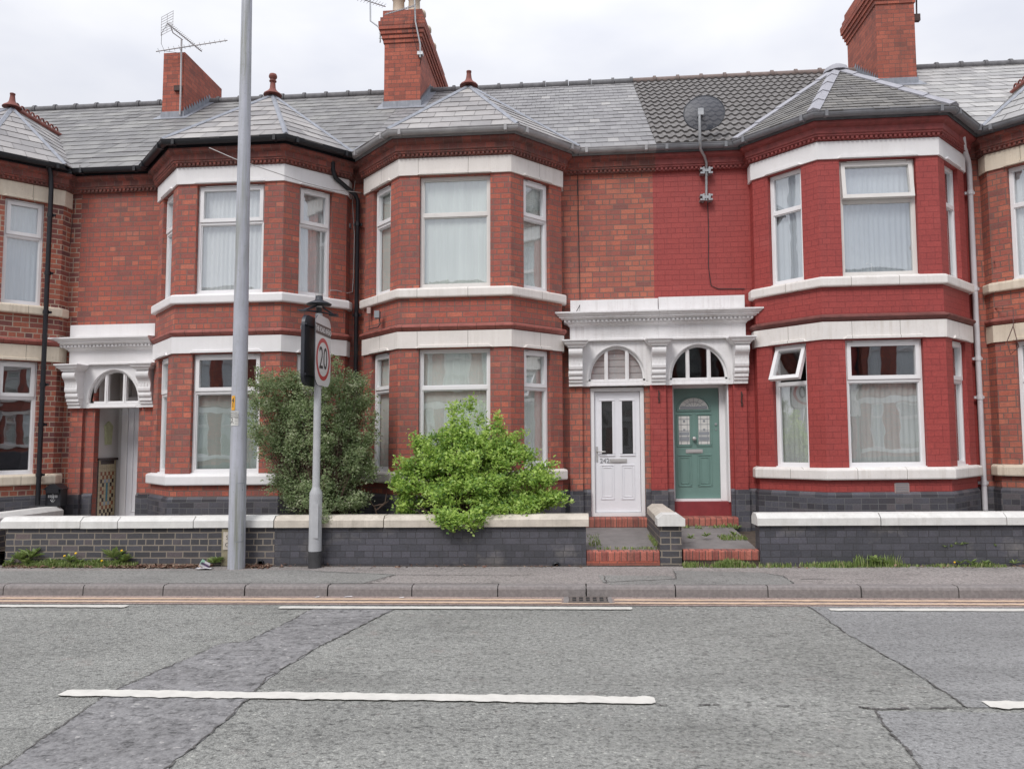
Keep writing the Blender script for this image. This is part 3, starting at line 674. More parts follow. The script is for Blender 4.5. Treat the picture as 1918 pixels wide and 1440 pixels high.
def pantiles(mb, x0, x1, mi=0):
    per, gauge = .132, .32; Lr = math.hypot(RY+EO, (RY+EO)*RS); cs = 1/sqrt(1+RS*RS); sn = RS*cs
    cols = int((x1-x0)/per*8); rows = int(Lr/gauge)+1
    def prof(x):
        t = ((x-x0)/per) % 1; return .024*(max(0, sin(pi*min(1, t/.62))))**.8 if t < .62 else -.002
    for r in range(rows):
        v0 = r*gauge; v1_ = min(Lr, v0+gauge); off = (r % 2)*0
        for c in range(cols):
            xa, xb = x0+(x1-x0)*c/cols, x0+(x1-x0)*(c+1)/cols
            def W(x, v, h): return (x, -EO+v*cs-sn*h, ZE+v*sn+cs*h)
            ha, hb = prof(xa), prof(xb); up = .028
            mb.face([W(xa, v0, ha+up), W(xb, v0, hb+up), W(xb, v1_, hb), W(xa, v1_, ha)], mi, smooth=False)
            mb.face([W(xa, v0, -.01), W(xb, v0, -.01), W(xb, v0, hb+up), W(xa, v0, ha+up)], mi)

def moulded(mb, x0, x1, y, layers, mi=0):
    """stack of flared layers: (z0,z1,side0,proj0,side1,proj1)"""
    for z0, z1, s0, p0, s1, p1 in layers:
        A = [(x0-s0, y-p0), (x1+s0, y-p0), (x1+s0, y+.02), (x0-s0, y+.02)]; B = [(x0-s1, y-p1), (x1+s1, y-p1), (x1+s1, y+.02), (x0-s1, y+.02)]
        for i in range(4):
            j = (i+1) % 4; mb.face([(*A[i], z0), (*A[j], z0), (*B[j], z1), (*B[i], z1)], mi)
        mb.face([(*p, z0) for p in A[::-1]], mi); mb.face([(*p, z1) for p in B], mi)

def corbel(parent, xc, dz, hw=.10, mat='porch_paint'):
    pr = [(0, 3.01), (.215, 3.01), (.235, 2.985), (.243, 2.955), (.238, 2.925), (.222, 2.90), (.195, 2.878), (.175, 2.85), (.165, 2.81), (.165, 2.77), (.172, 2.735), (.165, 2.70), (.14, 2.685), (.145, 2.66), (.15, 2.64), (.14, 2.615), (.112, 2.605), (.12, 2.58), (.12, 2.555), (.095, 2.545), (.095, 2.51), (.07, 2.5), (.07, 2.455), (0, 2.455)]
    m = MB(); Y0 = -.05
    for (a, z), (b, z2) in zip(pr, pr[1:]): m.face([(xc-hw, Y0-a, z+dz), (xc-hw, Y0-b, z2+dz), (xc+hw, Y0-b, z2+dz), (xc+hw, Y0-a, z+dz)], 0, smooth=False)
    for s in (-1, 1):
        ctr = (xc+s*hw, Y0, 2.75+dz)
        for (a, z), (b, z2) in zip(pr, pr[1:]): m.face([(xc+s*hw, Y0-a, z+dz), (xc+s*hw, Y0-b, z2+dz), (xc+s*hw, Y0+.02, z2+dz), (xc+s*hw, Y0+.02, z+dz)])
        # scroll relief on the cheeks
        m.box(xc+s*hw-.004, xc+s*hw+.006, Y0-.13, Y0, 2.60+dz, 2.68+dz)
    for k in (-.05, 0, .05): m.box(xc+k-.006, xc+k+.006, Y0-.172, Y0-.150, 2.76+dz, 2.83+dz)
    moulded(m, xc-hw, xc+hw, Y0, [(3.012+dz, 3.03+dz, .012, .25, .012, .255), (3.03+dz, 3.06+dz, .02, .258, .055, .285), (3.06+dz, 3.075+dz, .06, .29, .06, .29), (3.075+dz, 3.10+dz, .065, .295, .085, .315), (3.10+dz, 3.118+dz, .09, .32, .09, .32)])
    m.build('corbel', mat, parent)

def porch(house, x0, x1, ax0, ax1, corbels, dz=0.0, top=3.73, lret=True, rret=True, mat='porch_paint', back='glass', text=None):
    m = MB()
    m.box(x0+.01, x1-(0 if not rret else .01), -.12, .0, 3.535+dz, top+dz)                     # blocking course
    m.box(x0, x1, -.10, .0, 3.12+dz, 3.345+dz)                                                 # frieze
    # cornice
    pr = [(0, 3.335), (.015, 3.34), (.018, 3.352), (.035, 3.365), (.05, 3.372), (.05, 3.382), (.085, 3.384), (.085, 3.425), (.125, 3.427), (.135, 3.445), (.16, 3.45), (.16, 3.468), (.175, 3.472), (.195, 3.495), (.215, 3.51), (.215, 3.532), (0, 3.552)]
    paths = []
    for o, z in pr:
        P = []
        if lret: P += [(x0-o, 0)]; P += [(x0-o, -.1-o)]
        else: P += [(x0, -.1-o)]
        if rret: P += [(x1+o, -.1-o), (x1+o, 0)]
        else: P += [(x1, -.1-o)]
        paths.append([(x, y, z+dz) for x, y in P])
    m.sweep(paths)
    e0 = x0-(.1 if lret else 0); e1 = x1+(.1 if rret else 0); nd = int((e1-e0)/.058)
    for k in range(nd):
        xx = e0+(e1-e0)*(k+.25)/nd; m.box(xx, xx+.03, -.1-.115, -.1-.08, 3.392+dz, 3.424+dz)
    ent = m.build('entablature', mat, house)
    if text:
        m = MB(); m.add_text(text, .085, (Vector(((x0+x1)/2-.04, -.101, 3.235+dz)), Vector((1, 0, 0)), Vector((0, 0, 1))), .0025); m.build('lettering', mat, ent)
    # spandrel with arched fanlight
    m = MB(); r_ = (ax1-ax0)/2; xc = (ax0+ax1)/2; zb = 2.53+dz; H_ = .485; ztop = 3.12+dz; yf, yb = -.05, .03
    NN = 28
    arc = [(xc - r_*cos(pi*k/NN), zb+H_*(sin(pi*k/NN)**.92)*(1+.05*(1-abs(2*k/NN-1)))) for k in range(NN+1)]
    L0 = corbels[0]+.09 if corbels[0] < xc else ax0-.12; R0 = (corbels[-1]-.09) if corbels[-1] > xc else ax1+.12
    sl_, sr_ = x0+.02, x1-(.02 if rret else 0)
    F = lambda pts: m.face([(x, yf, z) for x, z in pts])
    F([(sl_, zb-.075), (sr_, zb-.075), (sr_, zb), (sl_, zb)])
    F([(sl_, zb), (ax0, zb), (ax0, ztop), (sl_, ztop)]); F([(ax1, zb), (sr_, zb), (sr_, ztop), (ax1, ztop)])
    for (a, z), (b, z2) in zip(arc, arc[1:]):
        F([(a, z), (b, z2), (b, ztop), (a, ztop)]); m.face([(a, yf, z), (a, yb+.05, z), (b, yb+.05, z2), (b, yf, z2)])
    m.face([(ax0, yf, zb), (ax1, yf, zb), (ax1, yb+.05, zb), (ax0, yb+.05, zb)])
    for xa in (sl_, sr_): m.face([(xa, yf, zb-.075), (xa, .0, zb-.075), (xa, .0, ztop), (xa, yf, ztop)])
    m.face([(sl_, yf, zb-.075), (sr_, yf, zb-.075), (sr_, .12, zb-.075), (sl_, .12, zb-.075)])
    # hood slip and lower slip with splayed ends
    for zc, hh in ((3.118+dz, .03), (zb-.078, .028)):
        a, b = ax0+.03, ax1-.03
        m.sweep([[(a-.03, yf-.052 if zc > zb else yf-.004, zc), (b+.03, yf-.052 if zc > zb else yf-.004, zc)], [(a, -.118 if zc > zb else -.07, zc+.006), (b, -.118 if zc > zb else -.07, zc+.006)], [(a, -.118 if zc > zb else -.07, zc+hh), (b, -.118 if zc > zb else -.07, zc+hh)], [(a, -.1 if zc > zb else -.05, zc+hh+.008), (b, -.1 if zc > zb else -.05, zc+hh+.008)]])
    # thin outer moulding round the arch
    NR_ = []
    for k in range(NN+1):
        nx, nz = -cos(pi*k/NN), sin(pi*k/NN); NR_.append((nx, nz))
    for off in ((.012, .03),):
        for k in range(NN):
            (a, z), (b, z2) = arc[k], arc[k+1]; n0, n1 = NR_[k], NR_[k+1]; yy = yf-.012
            q0 = (a+n0[0]*off[0], yy, z+n0[1]*off[0]); q1 = (b+n1[0]*off[0], yy, z2+n1[1]*off[0]); q2 = (b+n1[0]*off[1], yy, z2+n1[1]*off[1]); q3 = (a+n0[0]*off[1], yy, z+n0[1]*off[1])
            m.face([q0, q1, q2, q3]); m.face([(q0[0], yf, q0[2]), (q1[0], yf, q1[2]), q1, q0]); m.face([(q3[0], yf, q3[2]), (q2[0], yf, q2[2]), q2, q3])
    sp = m.build('arched_surround', mat, house)
    # fanlight frame + mullions
    m = MB(); ya, yb2 = .0, .05; t = .03
    for k in range(NN):
        (a, z), (b, z2) = arc[k], arc[k+1]; n0, n1 = NR_[k], NR_[k+1]
        ia = (a-n0[0]*t, z-n0[1]*t if z > zb+.001 else z); ib = (b-n1[0]*t, z2-n1[1]*t)
        m.face([(a, ya, z), (b, ya, z2), (ib[0], ya, ib[1]), (ia[0], ya, ia[1])]); m.face([(ia[0], ya, ia[1]), (ib[0], ya, ib[1]), (ib[0], yb2, ib[1]), (ia[0], yb2, ia[1])])
    def arcz(x): return np.interp(x, [p[0] for p in arc], [p[1] for p in arc])
    for xm in (xc-r_*.37, xc+r_*.37): m.box(xm-.026, xm+.026, ya-.008, yb2, zb, arcz(xm)); m.box(xm-.01, xm+.01, ya-.018, ya-.008, zb, arcz(xm)-.02)
    m.box(ax0, ax1, ya, yb2, zb, zb+.03)
    fl = m.build('fanlight', mat, house)
    if back == 'boards':
        m = MB()
        for k in range(5):
            z0 = zb+.02+k*.098; m.sweep([[(ax0, .078, z0), (ax1, .078, z0)], [(ax0, .064, z0+.012), (ax1, .064, z0+.012)], [(ax0, .062, z0+.09), (ax1, .062, z0+.09)], [(ax0, .078, z0+.097), (ax1, .078, z0+.097)]])
        m.box(ax0-.02, ax1+.02, .085, .095, zb, ztop); m.build('boards', 'board', fl)
    if back in ('boards', 'glass'):
        m = MB(); m.face([(ax0, .04, zb), (ax1, .04, zb), (ax1, .04, ztop), (ax0, .04, ztop)]); m.build('pane', 'glass_dark' if back == 'glass' else 'glass', fl)
    for c in corbels: corbel(house, c, dz, mat=mat)

def ring(m, x0, x1, z0, z1, y, wd, proj, mi=0):
    """raised rectangular moulding on a door leaf facing -y"""
    for a, b, c, e in ((x0, x1, z0, z0+wd), (x0, x1, z1-wd, z1), (x0, x0+wd, z0+wd, z1-wd), (x1-wd, x1, z0+wd, z1-wd)):
        m.sweep([[(a, y, c), (b, y, c)], [(a, y-proj, c+min(wd, e-c)*.25), (b, y-proj, c+min(wd, e-c)*.25)], [(a, y-proj, e-min(wd, e-c)*.25), (b, y-proj, e-min(wd, e-c)*.25)], [(a, y, e), (b, y, e)]], mi)

def make_house(idx, xl, xr, cx, label, brick_m, bay_brick, stone_up, stone_lo, sill_m, gut, string_m, cornice_m, roof, bayroof, wins, doorspec=None, paint_from=None, opening=None, plinth_m='brick_blue'):
    H = dict(xl=xl, xr=xr, cx=cx)
    side = 1 if (cx-xl) > (xr-cx) else -1        # bay on the right (+1) or left (-1)
    h = thing('terraced_house', label, 'terraced house', Vector(((xl+xr)/2, 0, .14)), 'terraced houses with canted bay windows along the street')
    # --- recessed wall
    wx0, wx1 = (xl, cx-S_) if side > 0 else (cx+S_, xr)
    if paint_from: wx0, wx1 = paint_from
    m = MB(); F, L_ = facet((wx0, 0), (wx1, 0))
    ops = []
    if opening: ops = [(opening[0]-wx0, opening[1]-wx0, opening[2], opening[3], opening[4]), (opening[0]-.03-wx0, opening[1]+.03-wx0, opening[3], opening[3]+.6, .2)]
    facetwall(m, F, L_, .0, 5.66, ops, mi=0); m.build('wall', brick_m, h); m = MB()
    ox0, ox1 = (cx+S_, xr) if side > 0 else (xl, cx-S_)
    F2, L2 = facet((ox0, 0), (ox1, 0)); facetwall(m, F2, L2, 0, 5.66, [])
    m.build('wall', brick_m, h)
    # shell and rooms (plain, dark behind the curtains)
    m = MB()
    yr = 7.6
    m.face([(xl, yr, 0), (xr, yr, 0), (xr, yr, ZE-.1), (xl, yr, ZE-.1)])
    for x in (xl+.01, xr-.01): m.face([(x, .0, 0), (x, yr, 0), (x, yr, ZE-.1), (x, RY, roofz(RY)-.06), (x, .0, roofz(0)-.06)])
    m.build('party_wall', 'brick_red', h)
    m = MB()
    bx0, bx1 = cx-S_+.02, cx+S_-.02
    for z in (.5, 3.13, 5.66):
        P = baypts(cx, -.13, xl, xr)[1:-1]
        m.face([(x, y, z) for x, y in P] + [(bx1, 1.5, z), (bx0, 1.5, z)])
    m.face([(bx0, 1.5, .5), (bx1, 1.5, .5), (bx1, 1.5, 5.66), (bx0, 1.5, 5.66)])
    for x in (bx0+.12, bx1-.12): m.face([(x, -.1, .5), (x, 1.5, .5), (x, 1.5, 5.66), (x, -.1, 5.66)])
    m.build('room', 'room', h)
    # --- bay walls with openings
    P = [(cx-S_, 0), (cx-S_, -RET), (cx-FH, -FR), (cx+FH, -FR), (cx+S_, -RET), (cx+S_, 0)]
    m = MB(); facets = []
    for i in range(5):
        F, L_ = facet(P[i], P[i+1]); ops = []
        if i in (1, 3): u0, u1 = (.26*L_, .76*L_) if i == 3 else (.24*L_, .74*L_)
        if i == 2: u0, u1 = L_/2-.5, L_/2+.5
        if i in (1, 3):
            u0, u1 = .245*L_, .755*L_
        if i in (1, 2, 3): ops = [(u0, u1, 1.26, 2.95), (u0, u1, 3.80, 5.40)]; facets.append((F, L_, u0, u1))
        facetwall(m, F, L_, .0, 5.9, ops, rev=.13)
    m.build('bay_wall', bay_brick, h)
    # --- stone bands, sills, string course, cornice, plinth, gutter
    m = MB(); sweepbay(m, H, [(0, 5.415), (.028, 5.415), (.03, 5.655), (0, 5.66)]);
    b1 = m.build('stone_band', stone_up, h)
    m = MB(); sweepbay(m, H, [(0, 2.962), (.028, 2.962), (.03, 3.195), (0, 3.2)]); b0 = m.build('stone_band', stone_lo, h)
    for zt, bo, nm in ((5.415, b1, stone_up), (2.962, b0, stone_lo)):       # shallow hood slips over the openings
        m = MB()
        for F, L_, u0, u1 in facets:
            a, b, c, e = u0-.02, u1+.02, zt-.002, zt+.035
            A, d, n = F; Q = lambda u, o, z: A+d*u+n*o+Vector((0, 0, z))
            m.sweep([[Q(a-.02, .025, c), Q(b+.02, .025, c)], [Q(a+.01, .05, c+.004), Q(b-.01, .05, c+.004)], [Q(a+.03, .05, e), Q(b-.03, .05, e)], [Q(a+.04, .027, e+.008), Q(b-.04, .027, e+.008)]])
        m.build('hood_slip', nm, bo)
    for zt, zb_ in ((3.80, 3.665), (1.25, 1.10)):
        m = MB(); sweepbay(m, H, [(0, zb_), (.05, zb_), (.062, zb_+.006), (.067, zb_+.02), (.067, zt-.028), (.06, zt-.012), (.045, zt-.004), (0, zt+.01)])
        sweepbay(m, H, [(-.14, zt+.012), (0, zt+.01)]); m.build('sill', sill_m, h)
    m = MB(); sweepbay(m, H, [(0, 3.205), (.03, 3.21), (.04, 3.225), (.055, 3.235), (.068, 3.25), (.066, 3.27), (.05, 3.283), (.02, 3.288), (0, 3.30)], smooth=False); m.build('string_course', string_m, h)
    m = MB(); sweepbay(m, H, [(0, 5.66), (.05, 5.665), (.05, 5.69), (.085, 5.715), (.085, 5.735), (.10, 5.745), (.10, 5.82), (.125, 5.835), (.15, 5.85), (.165, 5.87), (.165, 5.895), (0, 5.9)], whole=True)
    # dentils under the cornice
    for (x0_, y0_), (x1_, y1_) in zip(*(lambda q: (q, q[1:]))(baypts(cx, .05, xl, xr))):
        LL = math.hypot(x1_-x0_, y1_-y0_)
        if LL < .12: continue
        F, LL = facet((x0_, y0_), (x1_, y1_)); k = int(LL/.062)
        for i in range(k): u = LL*(i+.25)/k; m.lbox(F, u, u+.032, -.03, .0, 5.672, 5.704)
    m.build('cornice', cornice_m, h)
    m = MB(); sweepbay(m, H, [(.028, 0), (.028, .905), (.0, .94)], whole=opening is None)
    if opening:
        xs = [(wx0, opening[0]), (opening[1], wx1)] + [(ox0, ox1)]
        for a, b in xs:
            if b-a > .02: m.build('plinth', plinth_m, h); m = MB(); m.sweep([[(a, -.028, 0), (b, -.028, 0)], [(a, -.028, .905), (b, -.028, .905)], [(a, 0, .94), (b, 0, .94)]])
    m.build('plinth', plinth_m, h)
    go, gz = .232, 5.985
    m = MB(); pr = [(go+.055*cos(a), gz-.012+.06*sin(a)) for a in [pi+ pi*k/8 for k in range(9)]] + [(go+.062, gz-.008), (go+.062, gz+.002), (go+.045, gz-.002)]
    pr2 = [(go+.048*cos(a), gz-.012+.052*sin(a)) for a in [2*pi- pi*k/6 for k in range(7)]]
    sweepbay(m, H, pr+pr2, whole=True, smooth=False)
    pts = baypts(cx, go, xl, xr)
    for k, (a, b) in enumerate(zip(pts, pts[1:])):     # union clips
        LL = math.hypot(b[0]-a[0], b[1]-a[1])
        if LL < .3: continue
        F, LL = facet(a, b)
        for u in ([.15, LL-.15] if LL < 1.8 else [.15, LL/2, LL-.15]):
            m.lbox(F, u-.02, u+.02, -.066, .03, gz-.078, gz+.004)
    # fascia board behind the gutter
    sweepbay(m, H, [(.168, 5.9), (.17, 5.985), (.12, 6.0)], whole=True)
    m.build('gutter', gut, h)
    # --- main roof
    m = MB(); yr2 = RY; cs = 1/sqrt(1+RS*RS)
    if roof == 'pantile':
        pantiles(m, xl, xr)
    else:
        mat_, gauge, width = roof
        slates(m, [(xl, -EO, ZE), (xr, -EO, ZE), (xr, RY, roofz(RY)), (xl, RY, roofz(RY))], gauge, width, .009, seed=idx*7+1)
    m.face([(xl, RY, roofz(RY)), (xr, RY, roofz(RY)), (xr, 2*RY+EO, ZE), (xl, 2*RY+EO, ZE)])
    rf = m.build('roof', 'conc_tile' if roof == 'pantile' else roof[0], h)
    m = MB(); x = xl
    while x < xr-.01:
        x2 = min(xr, x+.46); zr = roofz(RY)+.02
        m.tube([(x+.004, RY, zr), (x2-.03, RY, zr)], .07, 10); m.tube([(x2-.06, RY, zr+.008), (x2-.004, RY, zr+.008)], .088, 10); x = x2
    m.build('ridge_tiles', 'ridge_brown' if roof == 'pantile' else 'ridge_grey', rf)
    # --- bay roof
    br_mat, br_gauge, br_w, hip, crest, fin = bayroof
    E = baypts(cx, EO, xl, xr); EW = 1.62; AP = Vector((cx, .5, 7.37))
    el, er = E[2], E[5]
    Lx, Rx = max(cx-EW, xl), min(cx+EW, xr)
    eL = (Lx, np.interp(0, [0, 1], [el[1], el[1]])); 
    A_ = Vector((E[2][0], E[2][1], ZE)); B_ = Vector((E[3][0], E[3][1], ZE)); C_ = Vector((E[4][0], E[4][1], ZE)); D_ = Vector((E[5][0], E[5][1], ZE))
    yb_ = (AP.z-ZE)/RS-EO
    m = MB()
    slates(m, [B_, C_, AP], br_gauge, br_w, .009, seed=idx+50)
    slates(m, [A_, B_, AP], br_gauge, br_w, .009, seed=idx+51)
    slates(m, [C_, D_, AP], br_gauge, br_w, .009, seed=idx+52)
    RE = Vector((cx, yb_+.1, AP.z))
    for q, Q in ((A_, (A_, AP, RE)), (D_, (D_, RE, AP))):
        base = q; bk = Vector((q.x, q.y+.001, ZE))
        s_ = 1 if q is D_ else -1
        low = Vector((q.x, RE.y, ZE-.0))
        slates(m, [Q[0], Vector((q.x, RE.y, ZE)), RE, AP] if s_ > 0 else [Vector((q.x, RE.y, ZE)), A_, AP, RE], br_gauge, br_w, .009, seed=idx+55+s_)
    bro = m.build('bay_roof', br_mat, h)
    m = MB()
    up = Vector((0, 0, .012))
    rr = .028 if hip == 'lead' else .05
    def nrm_(a, b, c):
        n_ = (b-a).cross(c-a).normalized(); return n_ if n_.z > 0 else -n_
    LW, RW = Vector((A_.x, RE.y, ZE)), Vector((D_.x, RE.y, ZE))
    seqn = [nrm_(A_, AP, LW), nrm_(A_, B_, AP), nrm_(B_, C_, AP), nrm_(C_, D_, AP), nrm_(D_, RW, AP)]
    wf = .034 if hip == 'lead' else .08; hf = .016 if hip == 'lead' else .03
    for k, q in enumerate((A_, B_, C_, D_)):
        hd = (AP-q).normalized(); top_ = (seqn[k]+seqn[k+1]).normalized()*(hf+.018); segs = 1 if hip == 'lead' else 5
        for g in range(segs):
            qa = q.lerp(AP, g/segs); qb = q.lerp(AP, (g+1)/segs); li = 0 if hip == 'lead' else .012
            for n_, sgn in ((seqn[k], -1), (seqn[k+1], 1)):
                fd = hd.cross(n_).normalized()
                if k in (0, 1, 2, 3) and fd.dot((C_-B_).normalized() if 1 else fd)*0 == 0: pass
                other = seqn[k+1] if sgn < 0 else seqn[k]
                if fd.dot(other) < 0: fd = -fd       # flange points down into its own face, away from the other one
                fd = -fd
                e0, e1 = qa+fd*wf+n_*hf, qb+fd*wf+n_*hf
                m.face([qa+top_*1, qb+top_*1-n_*li, e1-n_*li, e0]); m.face([e0, e1-n_*li, e1-n_*(hf+.01), e0-n_*(hf+.01)]); m.face([qa+top_, e0, e0-n_*hf, qa])
    m.build('hip_covering', 'lead' if hip == 'lead' else 'hip_grey', bro)
    m = MB()
    m.tube([AP+Vector((0, 0, .01)), RE+Vector((0, .05, .01))], .055 if not crest else .06, 8)
    if crest:
        y = AP.y+.12
        while y < RE.y-.08:
            c = Vector((cx, y, AP.z+.06)); m.tube([c+Vector((0, .045*cos(a), .055*sin(a)+.02)) for a in [pi*2*k/12 for k in range(13)]], .014, 6, cap=False); y += .125
    m.build('bay_ridge', 'terracotta' if crest else ('lead' if hip == 'lead' else 'hip_grey'), bro)
    if fin:
        m = MB()
        base = [(.15, -.02), (.14, .0), (.09, .035), (.06, .07), (.048, .10)]
        if fin == 'tall': pf = base+[(.042, .17), (.04, .2), (.058, .21), (.058, .225), (.04, .235), (.045, .25), (.066, .28), (.066, .31), (.055, .335), (.03, .345), (0, .35)]
        else: pf = base+[(.04, .16), (.036, .2), (.042, .205), (.042, .225), (.022, .235), (0, .24)]
        m.lathe((AP.x, AP.y, AP.z+.03), pf, 14); m.build('finial', 'terracotta', bro)
    else:
        m = MB(); m.lathe((AP.x, AP.y, AP.z-.02), [(.2, -.05), (.17, .02), (.09, .07), (0, .09)], 12); m.build('hip_cap', 'hip_grey', bro)
    # --- windows
    for (fi, fl), spec in wins.items():
        F, L_, u0, u1 = facets[fi]; z0, z1 = (1.262, 2.948) if fl == 0 else (3.812, 5.398)
        tzz = 2.41 if fl == 0 else 4.85
        window(h, F, u0+.004, u1-.004, z0, z1, tzz, **spec)
    h['_cx'] = cx
    return h, facets

def W(top='open', c='blind', c2=None, **k): return dict(top=top, curtain=(c, c2 if c2 is not None else c), **k)
P1, P2, P3, P4 = -7.745, -3.237, 1.27, 5.785
C1, C2, C3, C4, C5 = -9.385, -4.865, -1.615, 4.135, 7.42

# H1 leftmost
h1, _ = make_house(1, P1-4.5, P1, C1, 'leftmost house with cream bands, pale mortar joints and a crested bay roof', 'brick_pale', 'brick_pale', 'paint_cream', 'paint_cream', 'paint_cream', 'black_pl', 'string_red', 'brick_cornice',
    ('slate', .305, .25), ('slate_bay', .26, .29, 'lead', True, 'short'),
    {(1, 0): W('open', 'net_dim'), (2, 0): W('open', '', ''), (0, 0): W('open', 'net_dim'), (0, 1): W('open', 'net_blue'), (1, 1): W('open', 'net_blue'), (2, 1): W('open', 'net_blue')})
# H2
h2, _ = make_house(2, P1, P2, C2, 'house with bright white bands, black gutter and open porch left of its bay', 'brick_red', 'brick_red', 'paint_white', 'paint_white', 'paint_white', 'black_pl', 'string_red', 'brick_cornice',
    ('slate', .305, .25), ('slate_bay', .26, .29, 'lead', False, 'tall'),
    {(0, 0): W('open', 'blind_grey'), (1, 0): W('open', 'blind_grey', ''), (2, 0): W('open', 'blind_grey'), (0, 1): W('open', 'net'), (1, 1): W('open', 'net'), (2, 1): W('open', 'net')}, opening=(-7.39, -6.68, .45, 2.30, .12))
# H3
h3, _ = make_house(3, P2, P3, C3, 'middle house of unpainted red brick with the white front door numbered 242', 'brick_red2', 'brick_red', 'paint_h3', 'paint_h3', 'paint_h3', 'grey_pale', 'string_red', 'brick_cornice',
    ('slate_small', .262, .17), ('slate_bay', .26, .29, 'lead', False, 'short'),
    {(0, 0): W('open', 'blind'), (1, 0): W('fixed', 'blind'), (2, 0): W('open', 'blind'), (0, 1): W('open', 'blind'), (1, 1): W('fixed', 'blind', mat='upvc_old'), (2, 1): W('open', 'blind')}, paint_from=(C3+S_, 1.235), opening=(.27, 1.065, .45, 2.47, .14))
# H4 red painted
h4, _ = make_house(4, P3, P4, C4, 'house painted deep red all over with white bands and a sage green front door', 'brick_paint', 'brick_paint', 'paint_white', 'paint_old', 'paint_old', 'grey_pl', 'string_paint', 'cornice_paint',
    'pantile', ('conc_bay', .125, .2, 'tile', False, None),
    {(0, 0): W('open', 'net_dim', '', tilt=radians(24)), (1, 0): W('open', 'net_dim', ''), (2, 0): W('open', 'net_dim'), (0, 1): W('fixed', 'net_blue'), (1, 1): W('open', 'net_blue', mat='upvc_old', tilt=radians(7)), (2, 1): W('fixed', 'net_dim')}, paint_from=(1.235, C4-S_), opening=(1.475, 2.285, .45, 2.47, .3))
# H5
h5, _ = make_house(5, P4, P4+4.5, C5, 'rightmost house, cut by the frame, bare orange brick with cream bands', 'brick_red2', 'brick_red2', 'paint_cream', 'paint_cream', 'paint_cream', 'grey_pl', 'string_red', 'brick_cornice',
    ('slate_light', .3, .26), ('slate_light', .26, .27, 'lead', True, 'short'),
    {(0, 0): W('fixed', 'net_dim'), (1, 0): W('fixed', 'net_dim'), (2, 0): W('fixed', 'net_dim'), (0, 1): W('fixed', 'net'), (1, 1): W('fixed', 'net'), (2, 1): W('fixed', 'net')})

# --- porches
porch(h3, -.02, 1.27, .25, 1.08, [.06], 0, 3.73, True, False, back='boards', text='LINDE HOUSE')
porch(h4, 1.272, 2.53, 1.44, 2.27, [1.262, 2.44], 0, 3.745, False, True, back='glass', text='GARDEN VILLA')
porch(h2, -7.78, -6.40, -7.47, -6.67, [-7.66, -6.49], -.2, 3.745, True, False, mat='paint_white', back='none')
# piers under the corbels
m = MB(); m.box(-.03, .155, -.055, .0, .93, 2.46); m.build('pier', 'brick_red2', h3)
m = MB(); m.box(-.035, .16, -.085, .0, .0, .93); m.build('pier_base', 'brick_blue', h3)
m = MB(); m.box(1.145, 1.375, -.055, .0, .93, 2.46); m.build('pier', 'brick_paint', h4)
m = MB(); m.box(1.14, 1.38, -.085, .0, .0, .93); m.build('pier_base', 'brick_blue', h4)
m = MB(); m.box(2.34, 2.53, -.055, .0, .93, 2.46); m.build('pier', 'brick_paint', h4)
m = MB(); m.box(2.335, 2.535, -.085, .0, .0, .93); m.build('pier_base', 'brick_blue', h4)
m = MB(); m.box(-7.76, -7.56, -.055, .0, .93, 2.26); m.build('pier', 'brick_red', h2); m = MB(); m.box(-6.60, -6.36, -.055, .0, .93, 2.26); m.build('pier', 'brick_red', h2)
m = MB(); m.box(-7.765, -7.555, -.085, .0, .0, .93); m.build('pier_base', 'brick_blue', h2); m = MB(); m.box(-6.605, -6.355, -.085, .0, .0, .93); m.build('pier_base', 'brick_blue', h2)

# hallway behind the green door's fanlight, and behind the white one
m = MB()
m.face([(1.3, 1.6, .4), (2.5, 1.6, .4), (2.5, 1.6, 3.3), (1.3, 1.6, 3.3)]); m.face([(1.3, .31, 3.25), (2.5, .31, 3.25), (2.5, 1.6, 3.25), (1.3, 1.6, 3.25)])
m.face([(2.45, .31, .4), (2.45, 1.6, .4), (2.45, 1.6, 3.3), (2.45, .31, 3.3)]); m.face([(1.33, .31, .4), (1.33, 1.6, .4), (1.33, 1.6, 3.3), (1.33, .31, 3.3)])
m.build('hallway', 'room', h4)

# --- white door 242
d = MB(); d.box(.275, .33, .03, .12, .55, 2.435); d.box(1.005, 1.06, .03, .12, .55, 2.435); d.box(.33, 1.005, .03, .12, 2.38, 2.435); d.box(.33, 1.005, .02, .12, .55, .6)
dr = d.build('door_frame', 'upvc', h3)
d = MB(); yl = .075; d.box(.335, 1.0, yl, .115, .605, 2.375)
for x0, x1 in ((.44, .595), (.74, .895)):
    ring(d, x0-.035, x1+.035, 1.42, 2.27, yl, .034, .014); ring(d, x0-.02, x1+.02, .79, 1.3, yl, .016, .01); ring(d, x0+.012, x1-.012, .825, 1.265, yl, .012, .007)
dl = d.build('door', 'door_white', h3)
d = MB()
for x0, x1 in ((.44, .595), (.74, .895)): d.box(x0, x1, yl-.004, yl-.002, 1.455, 2.235)
d.build('door_glass', 'glass_dark', dl)
d = MB()
for x0, x1 in ((.44, .595), (.74, .895)): d.box(x0, x1, yl-.0015, yl-.0005, 1.455, 2.235)
d.build('door_glass_backing', 'net_dim', dl)
d = MB(); d.box(.352, .378, yl-.012, yl, 1.35, 1.57); d.tube([(.365, yl-.012, 1.495), (.365, yl-.05, 1.495), (.49, yl-.05, 1.492)], .009, 8); d.build('handle', 'chrome', dl)
d = MB(); d.box(.55, .805, yl-.01, yl, 1.325, 1.385); d.box(.575, .78, yl-.018, yl-.01, 1.338, 1.362); d.build('letterbox', 'chrome', dl)
d = MB(); d.add_text('242', .095, (Vector((.478, yl-.006, 1.358)), Vector((1, 0, 0)), Vector((0, 0, 1))), .003); d.build('house_number', 'steel', dl)
